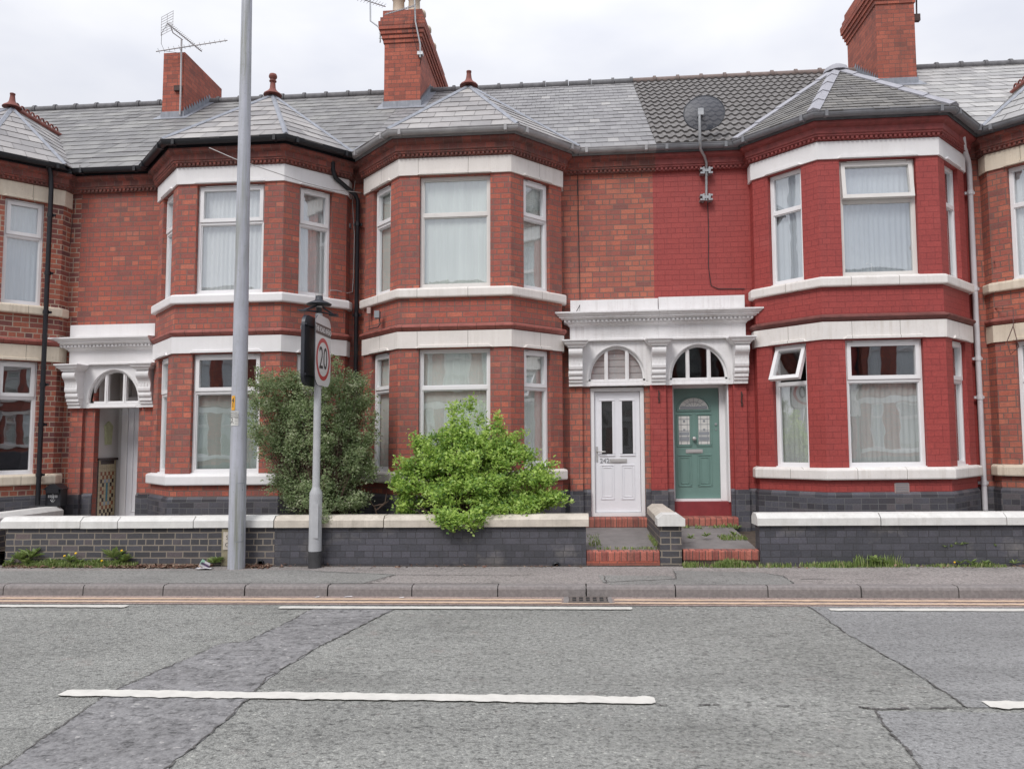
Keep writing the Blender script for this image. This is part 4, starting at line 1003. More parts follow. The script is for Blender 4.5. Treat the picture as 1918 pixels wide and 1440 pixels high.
# --- green door
d = MB(); yl = .25
d.box(1.475, 1.52, yl-.03, yl+.05, .75, 2.47); d.box(2.185, 2.285, yl-.03, yl+.05, .75, 2.47); d.box(1.52, 2.185, yl-.03, yl+.05, 2.42, 2.47); d.box(1.52, 2.185, yl-.06, yl+.05, .75, .785); d.box(2.265, 2.285, .02, yl-.03, .75, 2.45)
d.build('door_frame', 'upvc', h4)
d = MB(); d.box(1.522, 2.183, yl, yl+.045, .788, 2.418)
for x0, x1 in ((1.59, 1.75), (1.88, 2.045)):
    ring(d, x0-.03, x1+.03, 1.55, 2.04, yl, .022, .012, 0); ring(d, x0-.02, x1+.02, .96, 1.435, yl, .02, .011, 0); ring(d, x0+.02, x1-.02, 1.0, 1.395, yl, .014, .008, 0)
xc = 1.815; arcp = [(xc-.245*cos(pi*k/16), 2.09+.2*sin(pi*k/16)) for k in range(17)]
d.tube([(x, yl-.004, z) for x, z in arcp], .013, 6); d.tube([(arcp[0][0], yl-.004, 2.085), (arcp[-1][0], yl-.004, 2.085)], .013, 6)
dg_ = d.build('door', 'door_green', h4)
tag(dg_, 'sage green front door with leaded glass')
d = MB()
for x0, x1 in ((1.59, 1.75), (1.88, 2.045)): d.box(x0, x1, yl-.006, yl-.003, 1.585, 2.005)
q = [(xc-.215*cos(pi*k/16), 2.105+.17*sin(pi*k/16)) for k in range(17)]; d.face([(x, yl-.005, z) for x, z in q])
d.build('door_glass', 'sticker', dg_)
d = MB()   # leaded pattern
for x0, x1 in ((1.59, 1.75), (1.88, 2.045)):
    xm = (x0+x1)/2
    for x in (x0+.035, x1-.035): d.box(x-.003, x+.003, yl-.010, yl-.006, 1.585, 2.005)
    for z in (1.63, 1.70, 1.79, 1.88, 1.96): d.box(x0, x1, yl-.010, yl-.0065, z-.003, z+.003)
    for z in (1.66, 1.80, 1.93): d.box(xm-.016, xm+.016, yl-.012, yl-.0105, z-.016, z+.016)
    for z in (1.64, 1.72): d.box(x0+.005, x1-.005, yl-.0085, yl-.0062, z, z+.05)
for k in range(1, 8):
    a = pi*k/8; d.tube([(xc-.07*cos(a), yl-.01, 2.11+.05*sin(a)), (xc-.21*cos(a), yl-.01, 2.105+.165*sin(a))], .003, 4)
d.box(xc-.2, xc+.2, yl-.010, yl-.0055, 2.11, 2.15); d.tube([(xc-.14*cos(pi*k/12), yl-.009, 2.105+.11*sin(pi*k/12)) for k in range(13)], .004, 4)
d.build('leaded_pattern', 'plastic_grey', dg_)
d = MB(); d.box(1.69, 1.935, yl-.012, yl, 1.455, 1.512); d.box(1.71, 1.915, yl-.018, yl-.012, 1.468, 1.492); d.build('letterbox', 'chrome', dg_)
d = MB(); d.tube([(1.81, yl, 1.67), (1.81, yl-.02, 1.67), (1.81, yl-.04, 1.67), (1.81, yl-.055, 1.67), (1.81, yl-.06, 1.67)], [.012, .012, .03, .028, .01], 12); d.build('door_knob', 'chrome', dg_)
d = MB(); d.tube([(2.135, yl, 1.88), (2.135, yl-.015, 1.88)], .018, 10); d.tube([(2.135, yl, 1.80), (2.135, yl-.012, 1.80)], .01, 8); d.build('lock', 'steel', dg_)
# thresholds and steps
d = MB(); d.box(1.475, 2.285, .07, .3, .45, .75); d.build('threshold', 'red_paint', h4)
def bullnose(x0, x1, y0, y1, z0, z1, name, parent, mat='tile_red'):
    d = MB(); r = .025; n = max(1, round((x1-x0)/.078)); 
    for k in range(n):
        a = x0+(x1-x0)*k/n+.0025; b = x0+(x1-x0)*(k+1)/n-.0025; j = random.uniform(-.002, .003)
        pr = [(y0, z0), (y0+j, z1-r)]+[(y0+j+r-r*cos(t), z1-r+r*sin(t)+j*.5) for t in (.4, .8, 1.2, pi/2)]+[(y1, z1), (y1, z0)]
        d.sweep([[(a, y, z), (b, y, z)] for y, z in pr])
    d.box(x0, x1, y0+.008, y1-.005, z0, z1-.006)
    return d.build(name, mat, parent)
bullnose(.17, 1.14, -.23, .03, .42, .548, 'doorstep', h3)
bullnose(1.40, 2.34, -.23, .07, .435, .548, 'doorstep', h4)

# --- paths with their front steps
def path(xa, xb, zf, zb_, label, two=False):
    t = thing('garden_path', label, 'path', Vector(((xa+xb)/2, -1.0, .14)), 'short front garden paths')
    d = MB(); d.face([(xa, -1.74, zf), (xb, -1.74, zf), (xb, -.22, zb_), (xa, -.22, zb_)]); d.face([(xa, -1.74, 0), (xb, -1.74, 0), (xb, -1.74, zf), (xa, -1.74, zf)])
    d.build('slab', 'flag', t)
    bullnose(xa, xb, -1.86, -1.74, zf-.115, zf+.002, 'step_edging', t)
    if two:
        d = MB(); d.box(xa, xb, -1.87, -1.75, .10, zf-.118); d.build('step_footing', 'brick_chimney', t)
    else:
        d = MB(); d.box(xa, xb, -1.85, -1.75, .10, zf-.117); d.build('step_footing', 'soil', t)
path(.165, 1.05, .305, .415, 'short concrete path with two courses of red edging leading to the white door', True)
path(1.335, 2.235, .315, .43, 'weedy slab path with rounded red edging leading to the green door')

# --- open porch alcove of the second house
d = MB(); ax0, ax1, ayb = -7.40, -6.40, .66
d.face([(ax0, .1, .45), (ax0, ayb, .45), (ax0, ayb, 3.0), (ax0, .1, 3.0)]); d.face([(ax1, .1, .45), (ax1, ayb, .45), (ax1, ayb, 3.0), (ax1, .1, 3.0)])
d.face([(ax0, ayb, .45), (ax1, ayb, .45), (ax1, ayb, 3.0), (ax0, ayb, 3.0)]); d.face([(ax0, .1, 2.98), (ax1, .1, 2.98), (ax1, ayb, 2.98), (ax0, ayb, 2.98)]); d.face([(ax0-.2, .1, .47), (ax1+.2, .1, .47), (ax1+.2, ayb, .47), (ax0-.2, ayb, .47)])
d.build('porch_alcove', 'alcove', h2)
d = MB()
mats_ = ['tb', 'ta', 'tc', 'td', 'te']; yy0, yy1, zz0, zz1 = .14, .60, .56, 1.44; nc, nr = 9, 15
def tcell(c, r):
    if c in (0, nc-1): return 0
    if r >= nr-1: return 2
    if r >= nr-3: return 0
    if 3 <= c <= 5 and 3 <= r <= 9:
        if c == 4 and 4 <= r <= 8: return 4
        if r in (3, 9) and c in (3, 5): return 3
        return 0
    return [1, 0, 2, 0][(c*1+r*3) % 4] if (c+r) % 2 else [2, 1][(r//2) % 2]
for c in range(nc):
    for r in range(nr):
        a = yy0+(yy1-yy0)*c/nc; b = yy0+(yy1-yy0)*(c+1)/nc-.002; e = zz0+(zz1-zz0)*r/nr; f = zz0+(zz1-zz0)*(r+1)/nr-.002
        k = tcell(c, r); d.face([(ax0+.012, a, e), (ax0+.012, b, e), (ax0+.012, b, f), (ax0+.012, a, f)], k)
d.box(ax0+.001, ax0+.01, yy0-.03, yy1+.01, zz0, zz1, 2); d.box(ax0, ax0+.035, yy0-.04, yy1+.02, zz1+.003, zz1+.04, 2)
tl = d.build('tiled_dado', mats_, h2)
d = MB(); yq = .36; pts = [(yq-.07, 1.72), (yq+.07, 1.72), (yq+.085, 1.93), (yq+.10, 2.02), (yq, 2.09), (yq-.10, 2.02), (yq-.085, 1.93)]
d.face([(ax0+.03, y, z-.03) for y, z in pts])
for (y, z), (y2, z2) in zip(pts, pts[1:]+pts[:1]): d.face([(ax0+.03, y, z-.03), (ax0+.03, y2, z2-.03), (ax0, y2, z2-.03), (ax0, y, z-.03)])
d.build('wall_plaque', 'plaque', h2)
d = MB(); d.box(-7.30, -7.20, .58, .655, .48, 2.95); d.box(-7.2, -6.40, .58, .655, 2.40, 2.46); d.build('door_frame', 'upvc', h2)
d = MB(); d.box(-7.20, -6.42, .60, .65, .5, 2.4)
for z0, z1 in ((.6, 2.3),): ring(d, -7.12, -6.5, z0, z1, .60, .02, .012); ring(d, -7.02, -6.6, z0+.1, z1-.1, .60, .02, .012)
d.build('door', 'door_white', h2)
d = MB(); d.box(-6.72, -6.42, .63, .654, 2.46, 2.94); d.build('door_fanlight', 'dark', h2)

# --- air bricks, cable boxes, hooks
d = MB(); px0 = at(1676, 905, -.97); px1 = at(1704, 923, -.97); d.box(px0.x, px1.x, -.965, -.94, px1.z, px0.z)
d2 = d.build('air_brick', 'pink_plast', h4)
d = MB()
for k in range(6): z = px1.z+.012+k*.022; d.box(px0.x+.01, px1.x-.01, -.972, -.964, z, z+.009)
d.build('vent_slots', 'plastic_grey', d2)
def hook(px, py0, py1, house):
    a = at(px, py0, -.07); b = at(px, py1, -.07); d = MB(); d.box(a.x-.008, a.x+.008, -.064, -.054, b.z, a.z)
    d.tube([(a.x, -.06, a.z-.02), (a.x, -.10, a.z-.03), (a.x+.01, -.11, a.z-.06), (a.x-.01, -.09, a.z-.09)], .006, 6)
    d.tube([(a.x-.015, -.07, b.z+.08), (a.x+.015, -.08, b.z+.05), (a.x, -.07, b.z+.02)], .006, 6); d.build('wall_hook', 'rust', house)
hook(1234, 731, 755, h4); hook(1389, 733, 762, h4)
def house_cable(house, pts, mat='cable_black', r=.006, name='cable'):
    d = MB(); d.tube([at(*p) if len(p) == 3 and p[0] > 0 and abs(p[1]) > 20 else Vector(p) for p in pts], r, 5); return d.build(name, mat, house)
d = MB(); a = at(708, 590, -.72); d.box(a.x-.035, a.x+.035, -.80, -.70, a.z-.05, a.z+.05); d.build('junction_box', 'plastic_grey', h3)
house_cable(h3, [(710, 594, -.74), (712, 606, -.76), (708, 613, -.76), (698, 615, -.7), (690, 617, -.6)], r=.008)
d = MB(); a = at(691.5, 582, -.44); d.box(a.x-.028, a.x+.028, -.47, -.40, a.z-.045, a.z+.045); d.build('vent_tile', 'pink_plast', h3)
house_cable(h3, [(691.5, 588, -.47), (691.5, 600, -.46), (691.5, 614, -.46)], 'cable_brown', .005)
house_cable(h3, [(1083, 285, -.2), (1082, 318, -.02), (1083, 400, -.012), (1085, 500, -.012), (1086, 548, -.012), (1086, 572, -.12), (1080, 583, -.2)])
house_cable(h3, [(590+60, 100+300, -.012), (651, 420, -.012)], r=.004)
d = MB(); a = at(653, 423, -.05); d.box(a.x-.03, a.x+.03, -.06, .0, a.z-.03, a.z+.03); d.build('junction_box', 'plastic_grey', h2)
house_cable(h2, [(660, 290, -.22), (666, 310, -.12), (665, 340, -.05), (660, 380, -.02), (664, 440, -.012), (662, 520, -.012), (660, 547, -.03), (650, 549, -.15), (630, 544, -.33), (619, 544, -.45)], 'cable_white', .008)
house_cable(h4, [(1325, 372, -.02), (1327, 420, -.012), (1327, 500, -.012), (1332, 535, -.012), (1345, 541, -.012), (1395, 541, -.012)])
house_cable(h4, [(1812, 300, -.10), (1815, 450, -.01), (1822, 600, -.01), (1833, 800, -.01), (1842, 930, -.01)], 'cable_brown', .007)
house_cable(h2, [(141, 320, -.25), (137, 350, -.02), (124, 480, -.012), (114, 605, -.012)], 'cable_brown', .006)
house_cable(h2, [(150, 310, -.25), (143, 345, -.02), (129, 480, -.012), (120, 600, -.012)], 'cable_brown', .005)
house_cable(h5, [(1846, 270, -.15), (1852, 450, -.02), (1856, 480, -.02), (1864, 492, -.3)], 'cable_brown', .006)
house_cable(h5, [(1850, 577, -.05), (1880, 578, -.4), (1898, 577, -.6), (1898, 610, -.62), (1886, 640, -.55), (1893, 664, -.6), (1908, 650, -.72), (1898, 612, -.62)], 'cable_brown', .006)

# --- downpipes
def downpipe(house, pts, r, mat, clips):
    d = MB(); P = [Vector(p) for p in pts]; d.tube(P, r, 12)
    for z in clips:
        x, y = P[-1].x, P[-1].y; d.tube([(x, y, z-.03), (x, y, z+.03)], r*1.22, 12); d.box(x-r*1.9, x+r*1.9, y+r*.4, y+r*1.3, z-.018, z+.018)
    return d.build('downpipe', mat, house)
a = at(84, 630, -.46)
downpipe(h1, [(a.x, -.52, 5.93), (a.x, -.48, 5.8), (a.x, -.46, 5.6), (a.x, -.46, .8)], .034, 'black_pl', (5.2, 4.3, 3.7, 2.6, 2.0, 1.25))
d = MB(); d.tube([(a.x, -.52, 5.92), (a.x, -.52, 6.0)], [.04, .055], 12); d.build('gutter_outlet', 'pipe_white', h1)
downpipe(h2, [(-3.52, -.50, 5.94), (-3.52, -.48, 5.72), (-3.50, -.42, 5.62), (-3.27, -.13, 5.44), (-3.245, -.09, 5.36), (-3.245, -.09, .6)], .034, 'black_pl', (5.0, 3.6, 2.4, 1.2))
downpipe(h4, [(5.50, -.46, 5.93), (5.50, -.46, 5.85), (5.56, -.36, 5.72), (5.72, -.14, 5.6), (5.75, -.10, 5.5), (5.75, -.10, .62)], .036, 'pipe_white', (5.15, 3.75, 2.75, 2.2, 1.0))

# ------------------------------------------------------------------ chimneys (parts of the houses whose roof they rise from)
def chimney(house, x0, x1, y0, y1, ztop, caps=True, pots=(), mat='brick_chimney', flash=True):
    m = MB(); zb = roofz(y0)-.3
    m.box(x0, x1, y0, y1, zb, ztop)
    if caps:
        for k, (o, a, b) in enumerate(((.02, -.62, -.54), (.045, -.54, -.46), (.07, -.46, -.38), (.095, -.38, -.30), (.10, -.30, -.22), (.07, -.22, -.13), (.03, -.13, .02))):
            m.box(x0-o, x1+o, y0-o, y1+o, ztop+a+.002, ztop+b)
    ch = m.build('chimney', mat, house)
    m = MB(); z0 = roofz(y0)
    m.box(x0-.02, x1+.02, y0-.015, y0-.002, z0-.08, z0+.12)
    n = int((RY-y0)/.1)
    for s, x in ((-1, x0), (1, x1)):
        for k in range(n):
            ya = y0+(RY-y0)*k/n; yb_ = y0+(RY-y0)*(k+1)/n
            m.box(x-.012, x+.012, ya, yb_, roofz(ya)-.05, roofz(yb_)+.16) if 0 else m.face([(x+s*.01, ya, roofz(ya)-.02), (x+s*.01, yb_, roofz(yb_)-.02), (x+s*.01, yb_, roofz(yb_)+.10), (x+s*.01, ya, roofz(yb_)+.14)])
        m.face([(x+s*.01, y0, z0+.02), (x+s*.12, y0, z0+.02), (x+s*.12, RY, roofz(RY)+.02), (x+s*.01, RY, roofz(RY)+.02)])
    m.face([(x0-.12, y0-.14, roofz(y0-.14)+.02), (x1+.12, y0-.14, roofz(y0-.14)+.02), (x1+.12, y0-.0, z0+.02), (x0-.12, y0-.0, z0+.02)])
    m.build('flashing', 'lead', ch)
    for px, py, h_, r in pots:
        m = MB(); m.lathe((px, py, ztop), [(r*1.15, 0), (r*1.15, .05), (r*1.0, .08), (r*.92, h_-.1), (r*1.08, h_-.09), (r*1.08, h_-.04), (r*.98, h_), (r*.8, h_), (r*.78, h_-.15)], 16); m.build('chimney_pot', 'pot', ch)
    return ch
c1 = chimney(h2, -7.93, -7.50, 2.6, 4.2, at(345, 100, 2.6).z+.02, False)
zc2 = at(760, 22, 2.6).z
c2 = chimney(h3, -3.53, -2.83, 2.6, 5.2, zc2, True, [(-3.33, 2.9, .5, .12), (-3.02, 2.9, .5, .12), (-3.03, 3.5, .5, .12), (-3.03, 4.1, .5, .12), (-3.03, 4.7, .45, .12)])
zc3 = zc2+.25
c3 = chimney(h4, 5.60, 6.28, 2.6, 4.05, zc3, True, [(5.78, 2.9, .5, .12), (6.1, 2.9, .5, .12), (5.78, 3.6, .42, .12)])

# ------------------------------------------------------------------ aerials and dish
def yagi(m, a, b, n, el, up=(0, 0, 1), refl=0):
    a, b, up = Vector(a), Vector(b), Vector(up); m.tube([a, b], .011, 6)
    sdir = (b-a).normalized().cross(up).normalized()
    for k in range(n):
        c = a.lerp(b, (k+.5)/n); L_ = el*(1-.35*k/n); m.tube([c-sdir*L_/2+up*.012, c+sdir*L_/2+up*.012], .004, 4)
    if refl:
        for s in (-1, 1):
            for k in range(4):
                c = a+up*s*(.03+.05*k); m.tube([c-sdir*.2, c+sdir*.2], .004, 4)
        for q in (-.19, 0, .19): m.tube([a+sdir*q-up*.18, a+sdir*q+up*.18], .004, 4)
ta = thing('tv_aerial', 'pair of crossed rod aerials on a mast strapped to the low left chimney', 'aerial', at(340, 170, 2.55))
m = MB(); b0 = at(337, 216, 2.55); b1 = at(340, 75, 2.55); m.tube([b0, Vector((b0.x, 2.55, b0.z+.5)), b1], .018, 8)
m.tube([at(342, 75, 2.55), at(324, 62, 2.3), at(320, 52, 2.2)], .01, 6); m.build('mast', 'alu', ta)
m = MB(); yagi(m, at(313, 44, 2.1), at(378, 97, 2.75), 22, .14, refl=1); m.build('antenna', 'alu', ta)
m = MB(); yagi(m, at(292, 97, 2.4), at(426, 76, 2.7), 14, .1, up=(0, .6, .8)); m.build('antenna', 'alu', ta)
m = MB(); b = at(334, 165, 2.55); m.box(b.x-.09, b.x+.05, 2.54, 2.6, b.z-.05, b.z+.05); m.build('bracket', 'rust', ta)
m = MB(); m.tube([at(312, 48, 2.1), at(303, 62, 2.15), at(302, 82, 2.3), at(308, 96, 2.5), at(338, 100, 2.5)], .004, 5); m.build('cable', 'cable_black', ta)
tb_ = thing('tv_aerial', 'rod aerial on a cranked mast at the left side of the tall middle chimney', 'aerial', at(711, 75, 2.7))
m = MB(); m.tube([at(712, 80, 2.7), at(712, 56, 2.7), at(708, 50, 2.7), at(694, 40, 2.7), at(693, -40, 2.7)], .015, 8)
for yv in (62, 72): m.tube([at(710, yv, 2.7), at(724, yv, 2.7)], .012, 6)
m.build('mast', 'steel', tb_)
m = MB(); yagi(m, at(672, -3, 2.6), at(722, 13, 3.0), 9, .25); m.build('antenna', 'steel', tb_)
tc_ = thing('tv_aerial', 'rod aerial leaning on a wired mast at the front right corner of the middle chimney', 'aerial', at(787, 100, 2.5))
m = MB(); m.tube([at(787, 108, 2.52), at(787, 84, 2.5), at(778, 40, 2.45), at(775, -40, 2.45)], .016, 8); m.box(*sorted((at(782, 0, 2.5).x, at(792, 0, 2.5).x)), 2.5, 2.6, at(787, 102, 2.5).z, at(787, 96, 2.5).z); m.build('mast', 'steel', tc_)
m = MB(); yagi(m, at(776, 12, 2.4), at(721, 28, 1.9), 12, .16); m.build('antenna', 'alu', tc_)
m = MB(); m.tube([at(776, 30, 2.45), at(772, 60, 2.5), at(780, 90, 2.5), at(790, 108, 2.55), at(786, 125, 2.6), at(790, 96, 2.5)], .005, 5); m.build('cable', 'cable_black', tc_)
td_ = thing('aerial_mast', 'thin dark mast held by a square bracket on the right side of the right chimney', 'mast', at(1716, 36, 2.7))
m = MB(); m.tube([at(1717, 40, 2.7), at(1716, -40, 2.7)], .014, 6); m.build('mast', 'rust', td_)
m = MB(); a = at(1711, 41, 2.7); b = at(1722, 28, 2.7); m.box(a.x, b.x, 2.66, 2.74, a.z, b.z); m.build('bracket', 'rust', td_)

ts = thing('satellite_dish', 'dark grey mesh satellite dish on a cranked galvanised pole fixed to the red wall', 'satellite dish', at(1323, 345, -.08))
m = MB(); YD = -.10
m.tube([at(1323, 376, YD), at(1323, 306, YD), at(1320, 294, YD-.05), at(1312, 280, -.36), at(1311, 262, -.42), at(1310, 206, -.42)], .02, 10)
m.build('pole', 'steel', ts)
for py in (320, 370):
    m = MB(); c = at(1323, py, YD)
    for s in (-1, 1): m.box(c.x+s*.04-.012, c.x+s*.04+.012, YD-.03, 0, c.z-.05, c.z+.05); m.box(c.x+s*.07-.02, c.x+s*.07+.02, YD-.02, -.0, c.z+.02, c.z+.045); m.box(c.x+s*.07-.02, c.x+s*.07+.02, YD-.02, -.0, c.z-.045, c.z-.02)
    m.box(c.x-.06, c.x+.06, YD-.028, YD-.018, c.z-.02, c.z+.02); m.build('bracket', 'steel', ts)
# mesh dish: fine lattice of real wires would be sub-pixel; a thin shell with see-through weave
mm, t, b, o = newmat('perforated_dish'); b.inputs['Base Color'].default_value = (.055, .06, .075, 1); b.inputs['Roughness'].default_value = .5
tr = t.nodes.new('ShaderNodeBsdfTransparent'); ms = t.nodes.new('ShaderNodeMixShader'); ms.inputs[0].default_value = .8
t.links.new(tr.outputs[0], ms.inputs[1]); t.links.new(b.outputs[0], ms.inputs[2]); t.links.new(ms.outputs[0], o.inputs[0]); MT['dish'] = mm
m = MB(); dc = at(1319, 212, -.30); U = Vector((.90, .1, .42)).normalized(); nrm = Vector((.22, -.93, .22)); nrm = (nrm-U*nrm.dot(U)).normalized(); Vv = nrm.cross(U).normalized()
RR, RC = 8, 40; grid = []
for i in range(RR+1):
    r = i/RR; grid.append([dc + U*(.305*r*cos(2*pi*k/RC)) + Vv*(.275*r*sin(2*pi*k/RC)) + nrm*(.055*(1-r*r)) for k in range(RC)])
for i in range(RR):
    for k in range(RC):
        k2 = (k+1) % RC; m.face([grid[i][k], grid[i][k2], grid[i+1][k2], grid[i+1][k]] if i else [grid[0][0], grid[1][k2], grid[1][k]], smooth=True)
m.build('reflector', 'dish', ts)
m = MB(); m.tube(grid[-1]+[grid[-1][0]], .008, 6, cap=False); m.build('rim', 'sign_tray', ts)
m = MB(); c = at(1311, 210, -.42); m.box(c.x-.03, c.x+.05, -.44, -.28, c.z-.05, c.z+.05); m.build('clamp', 'steel', ts)
m = MB(); l0 = dc-Vv*.25*(1 if Vv.z > 0 else -1); l1 = at(1330, 239, -.05); m.tube([l0, l1], .012, 6); m.tube([l1+Vector((-.03, 0, .02)), l1+Vector((.03, .02, .0))], .035, 10); m.build('receiver_arm', 'sign_tray', ts)

# ------------------------------------------------------------------ front garden walls
def coping(mb, pa, pb, wd, z0, z1, mi=0, gap=.006):
    """chamfered coping slab from pa to pb (2D), width wd"""
    a = Vector((*pa, 0)); b = Vector((*pb, 0)); d = (b-a).normalized(); q = Vector((-d.y, d.x, 0)); a = a+d*gap; b = b-d*gap; ch = .045; gap = .007; hh = (z1-z0)
    jz = random.uniform(-.004, .004); js_ = random.uniform(-.004, .004)
    pr = [(-wd/2, z0), (-wd/2-.0, z0+hh*.62), (-wd/2+ch*1.6, z1), (wd/2-ch*1.6, z1), (wd/2, z0+hh*.62), (wd/2, z0)]
    mb.sweep([[a+q*(o+js_)+Vector((0, 0, z+jz)), b+q*(o+js_)+Vector((0, 0, z+jz))] for o, z in pr], mi)
def garden_wall(label, x0, x1, mat, cmat, joints_, ends=(0.04, .04), y0=WY, y1=-1.66, ztop=.61):
    t = thing('garden_wall', label, 'garden wall', Vector(((x0+x1)/2, (y0+y1)/2, .13)), 'low blue brick front garden walls')
    m = MB(); m.box(x0, x1, y0, y1, .05, ztop); m.build('brickwork', mat, t)
    xs = [x0-ends[0]]+joints_+[x1+ends[1]]
    for a, b in zip(xs, xs[1:]):
        m = MB(); coping(m, (a, (y0+y1)/2), (b, (y0+y1)/2), (y1-y0)+.09, ztop+.003, ztop+.143); m.build('coping', cmat, t)
    return t
w2 = garden_wall('long dark brick wall with pale mortar joints and worn white coping, lamp post before it', -7.33, -3.75, 'brick_bluewall', 'coping_white', [at(x, 970, -1.93).x for x in (150, 220, 362)], (.06, .0))
w3 = garden_wall('dark brick wall with cream coping under both shrubs, ending at the path to the white door', -3.748, .16, 'brick_bluedark', 'coping_cream', [at(x, 970, -1.93).x for x in (718, 905)], (.0, .04))
w4 = garden_wall('dark brick wall with white coping in front of the red painted bay', 2.24, 11.0, 'brick_bluedark', 'coping_white', [at(1650, 970, -1.93).x, at(1886, 970, -1.93).x, 6.5, 8, 9.5], (.04, .0))
# dividing wall between the two doors
t = thing('garden_wall', 'short dividing wall with white capped end between the two front doors', 'garden wall', Vector((1.2, -1.0, .13)), 'low blue brick front garden walls')
m = MB(); m.box(1.055, 1.315, WY+.01, -.1, .05, .61); m.build('brickwork', 'brick_bluewall', t)
m = MB(); coping(m, (1.185, -1.93), (1.185, -1.62), .33, .613, .755); m.build('coping', 'coping_white', t)
m = MB(); coping(m, (1.19, -1.62), (1.2, -.95), .30, .613, .75); coping(m, (1.2, -.95), (1.215, -.12), .29, .613, .745); m.build('coping', 'coping_cream', t)
# dividing wall at far left
t = thing('garden_wall', 'sloping coping of the dividing wall at the far left behind the front wall', 'garden wall', Vector((-7.75, -1.2, .13)), 'low blue brick front garden walls')
m = MB(); m.box(-7.92, -7.70, WY, -.36, .05, .60); m.build('brickwork', 'brick_bluewall', t)
m = MB(); coping(m, (-7.84, -2.0), (-7.80, -.30), .34, .62, .775); m.build('coping', 'coping_white', t)
t = thing('garden_wall', 'fragment of dark brick wall at the left edge beyond the gateway', 'garden wall', Vector((-8.6, -1.77, .13)), 'low blue brick front garden walls')
m = MB(); m.box(-11.5, -7.95, WY, -1.66, .05, .60); m.build('brickwork', 'brick_bluewall', t)
m = MB(); coping(m, (-11.5, -1.77), (-7.97, -1.77), .31, .603, .74); m.build('coping', 'coping_white', t)
# hydrant marker stone let into the wall
a = at(416, 990, -1.9); b_ = at(433, 1058, -1.9)
t = thing('marker_stone', 'mossy stone post with small lettered plate set in the wall beside the lamp post', 'marker stone', Vector(((a.x+b_.x)/2, -1.9, .13)))
m = MB(); m.box(a.x, b_.x+.02, -1.905, -1.87, .13, .60); m.build('post', 'stone_plate', t)
m = MB(); m.box(a.x+.025, b_.x+.01, -1.915, -1.905, .34, .56); m.build('plate', 'coping_cream', t)
m = MB(); m.add_text('S', .08, (Vector(((a.x+b_.x)/2+.012, -1.916, .49)), Vector((1, 0, 0)), Vector((0, 0, 1))), .002); m.add_text('C', .08, (Vector(((a.x+b_.x)/2+.012, -1.916, .40)), Vector((1, 0, 0)), Vector((0, 0, 1))), .002); m.build('lettering', 'ink', t)
# drain holes in the walls
def spout(px, py, r, label):
    c = at(px, py, -1.9); t = thing('drain_pipe', label, 'drain pipe', c)
    m = MB(); pr = [(r, .03), (r*1.25, -.0), (r*1.25, -.02), (r*.8, -.02), (r*.72, .03)]
    m.tube([(c.x, -1.9+z, c.z) for _, z in pr], [q for q, _ in pr], 16, cap=False); m.build('rim', 'black_pl', t)
    m = MB(); m.tube([(c.x, -1.875, c.z), (c.x, -1.87, c.z)], r*.8, 16); m.build('bore', 'dark', t)
spout(1042, 1059, .04, 'round black drain outlet at the foot of the wall near the white door path')
spout(489, 1053, .028, 'small round drain outlet at the foot of the wall just right of the lamp post')
# front yards
m = MB()
for x0, x1 in ((-12, .16), (2.24, 11)): m.face([(x0, -1.7, .30), (x1, -1.7, .30), (x1, .0, .34), (x0, 0, .34)])
structure(m, 'front_yard', 'soil')

# ------------------------------------------------------------------ lamp post
base = at(442.5, 1066, -2.05); topp = at(462.5, 0, -2.05)
dv = (topp-base)/(topp.z-base.z)
t = thing('street_lamp', 'tall pale grey weathered steel lamp post standing in front of the garden wall', 'lamp post', Vector((base.x, -2.05, .13)))
m = MB(); pr = [(.105, 0), (.104, .4), (.1015, 1.25), (.1005, 1.26), (.096, 2.2), (.085, 4.2), (.075, 5.8), (.066, 7.4), (.058, 8.8)]
pts = [Vector((base.x, -2.05, .1))+dv*z for _, z in pr]; m.tube(pts, [r for r, _ in pr], 28); m.tube([pts[-1], pts[-1]+Vector((0, -.3, .35)), pts[-1]+Vector((0, -1.0, .45))], [.05, .045, .04], 12)
m.build('column', 'lamp_paint', t)
m = MB(); e = pts[-1]+Vector((0, -1.0, .45)); m.tube([e+Vector((0, .05, 0)), e+Vector((0, -.15, .02)), e+Vector((0, -.6, .02)), e+Vector((0, -.7, 0))], [.06, .13, .13, .05], 14); m.build('lamp_head', 'post_grey', t)
# access door: curved plate on the right front of the column
m = MB(); zc0, zc1 = .47, 1.18; R0 = .1055
def colp(z): return Vector((base.x, -2.05, .1))+dv*(z-.1)
def curved(m, z0, z1, a0, a1, r, mi=0, n=8):
    for k in range(n):
        x0, x1 = a0+(a1-a0)*k/n, a0+(a1-a0)*(k+1)/n
        q = [colp(z)+Vector((r*sin(a), -r*cos(a), 0)) for z, a in ((z0, x0), (z0, x1), (z1, x1), (z1, x0))]; m.face(q, mi, smooth=True)
curved(m, zc0, zc1, .25, 1.25, .1065); m.build('access_door', 'lamp_paint', t)
m = MB()
for z0, z1, a0, a1 in ((zc0, zc1, .23, .26), (zc0, zc1, 1.24, 1.27), (zc0-.006, zc0+.002, .23, 1.27), (zc1-.002, zc1+.006, .23, 1.27), (zc1-.09, zc1-.07, .9, 1.02), (zc0+.07, zc0+.09, .9, 1.02)): curved(m, z0, z1, a0, a1, .1072)
m.build('door_seam', 'plastic_grey', t)
m = MB(); zt0, zt1 = at(440, 768, -2.15).z, at(440, 741, -2.15).z
curved(m, zt0, zt1, -.68, -.12, .103); tg = m.build('number_tag', 'yellow_tag', t)
m = MB(); aa = -.4
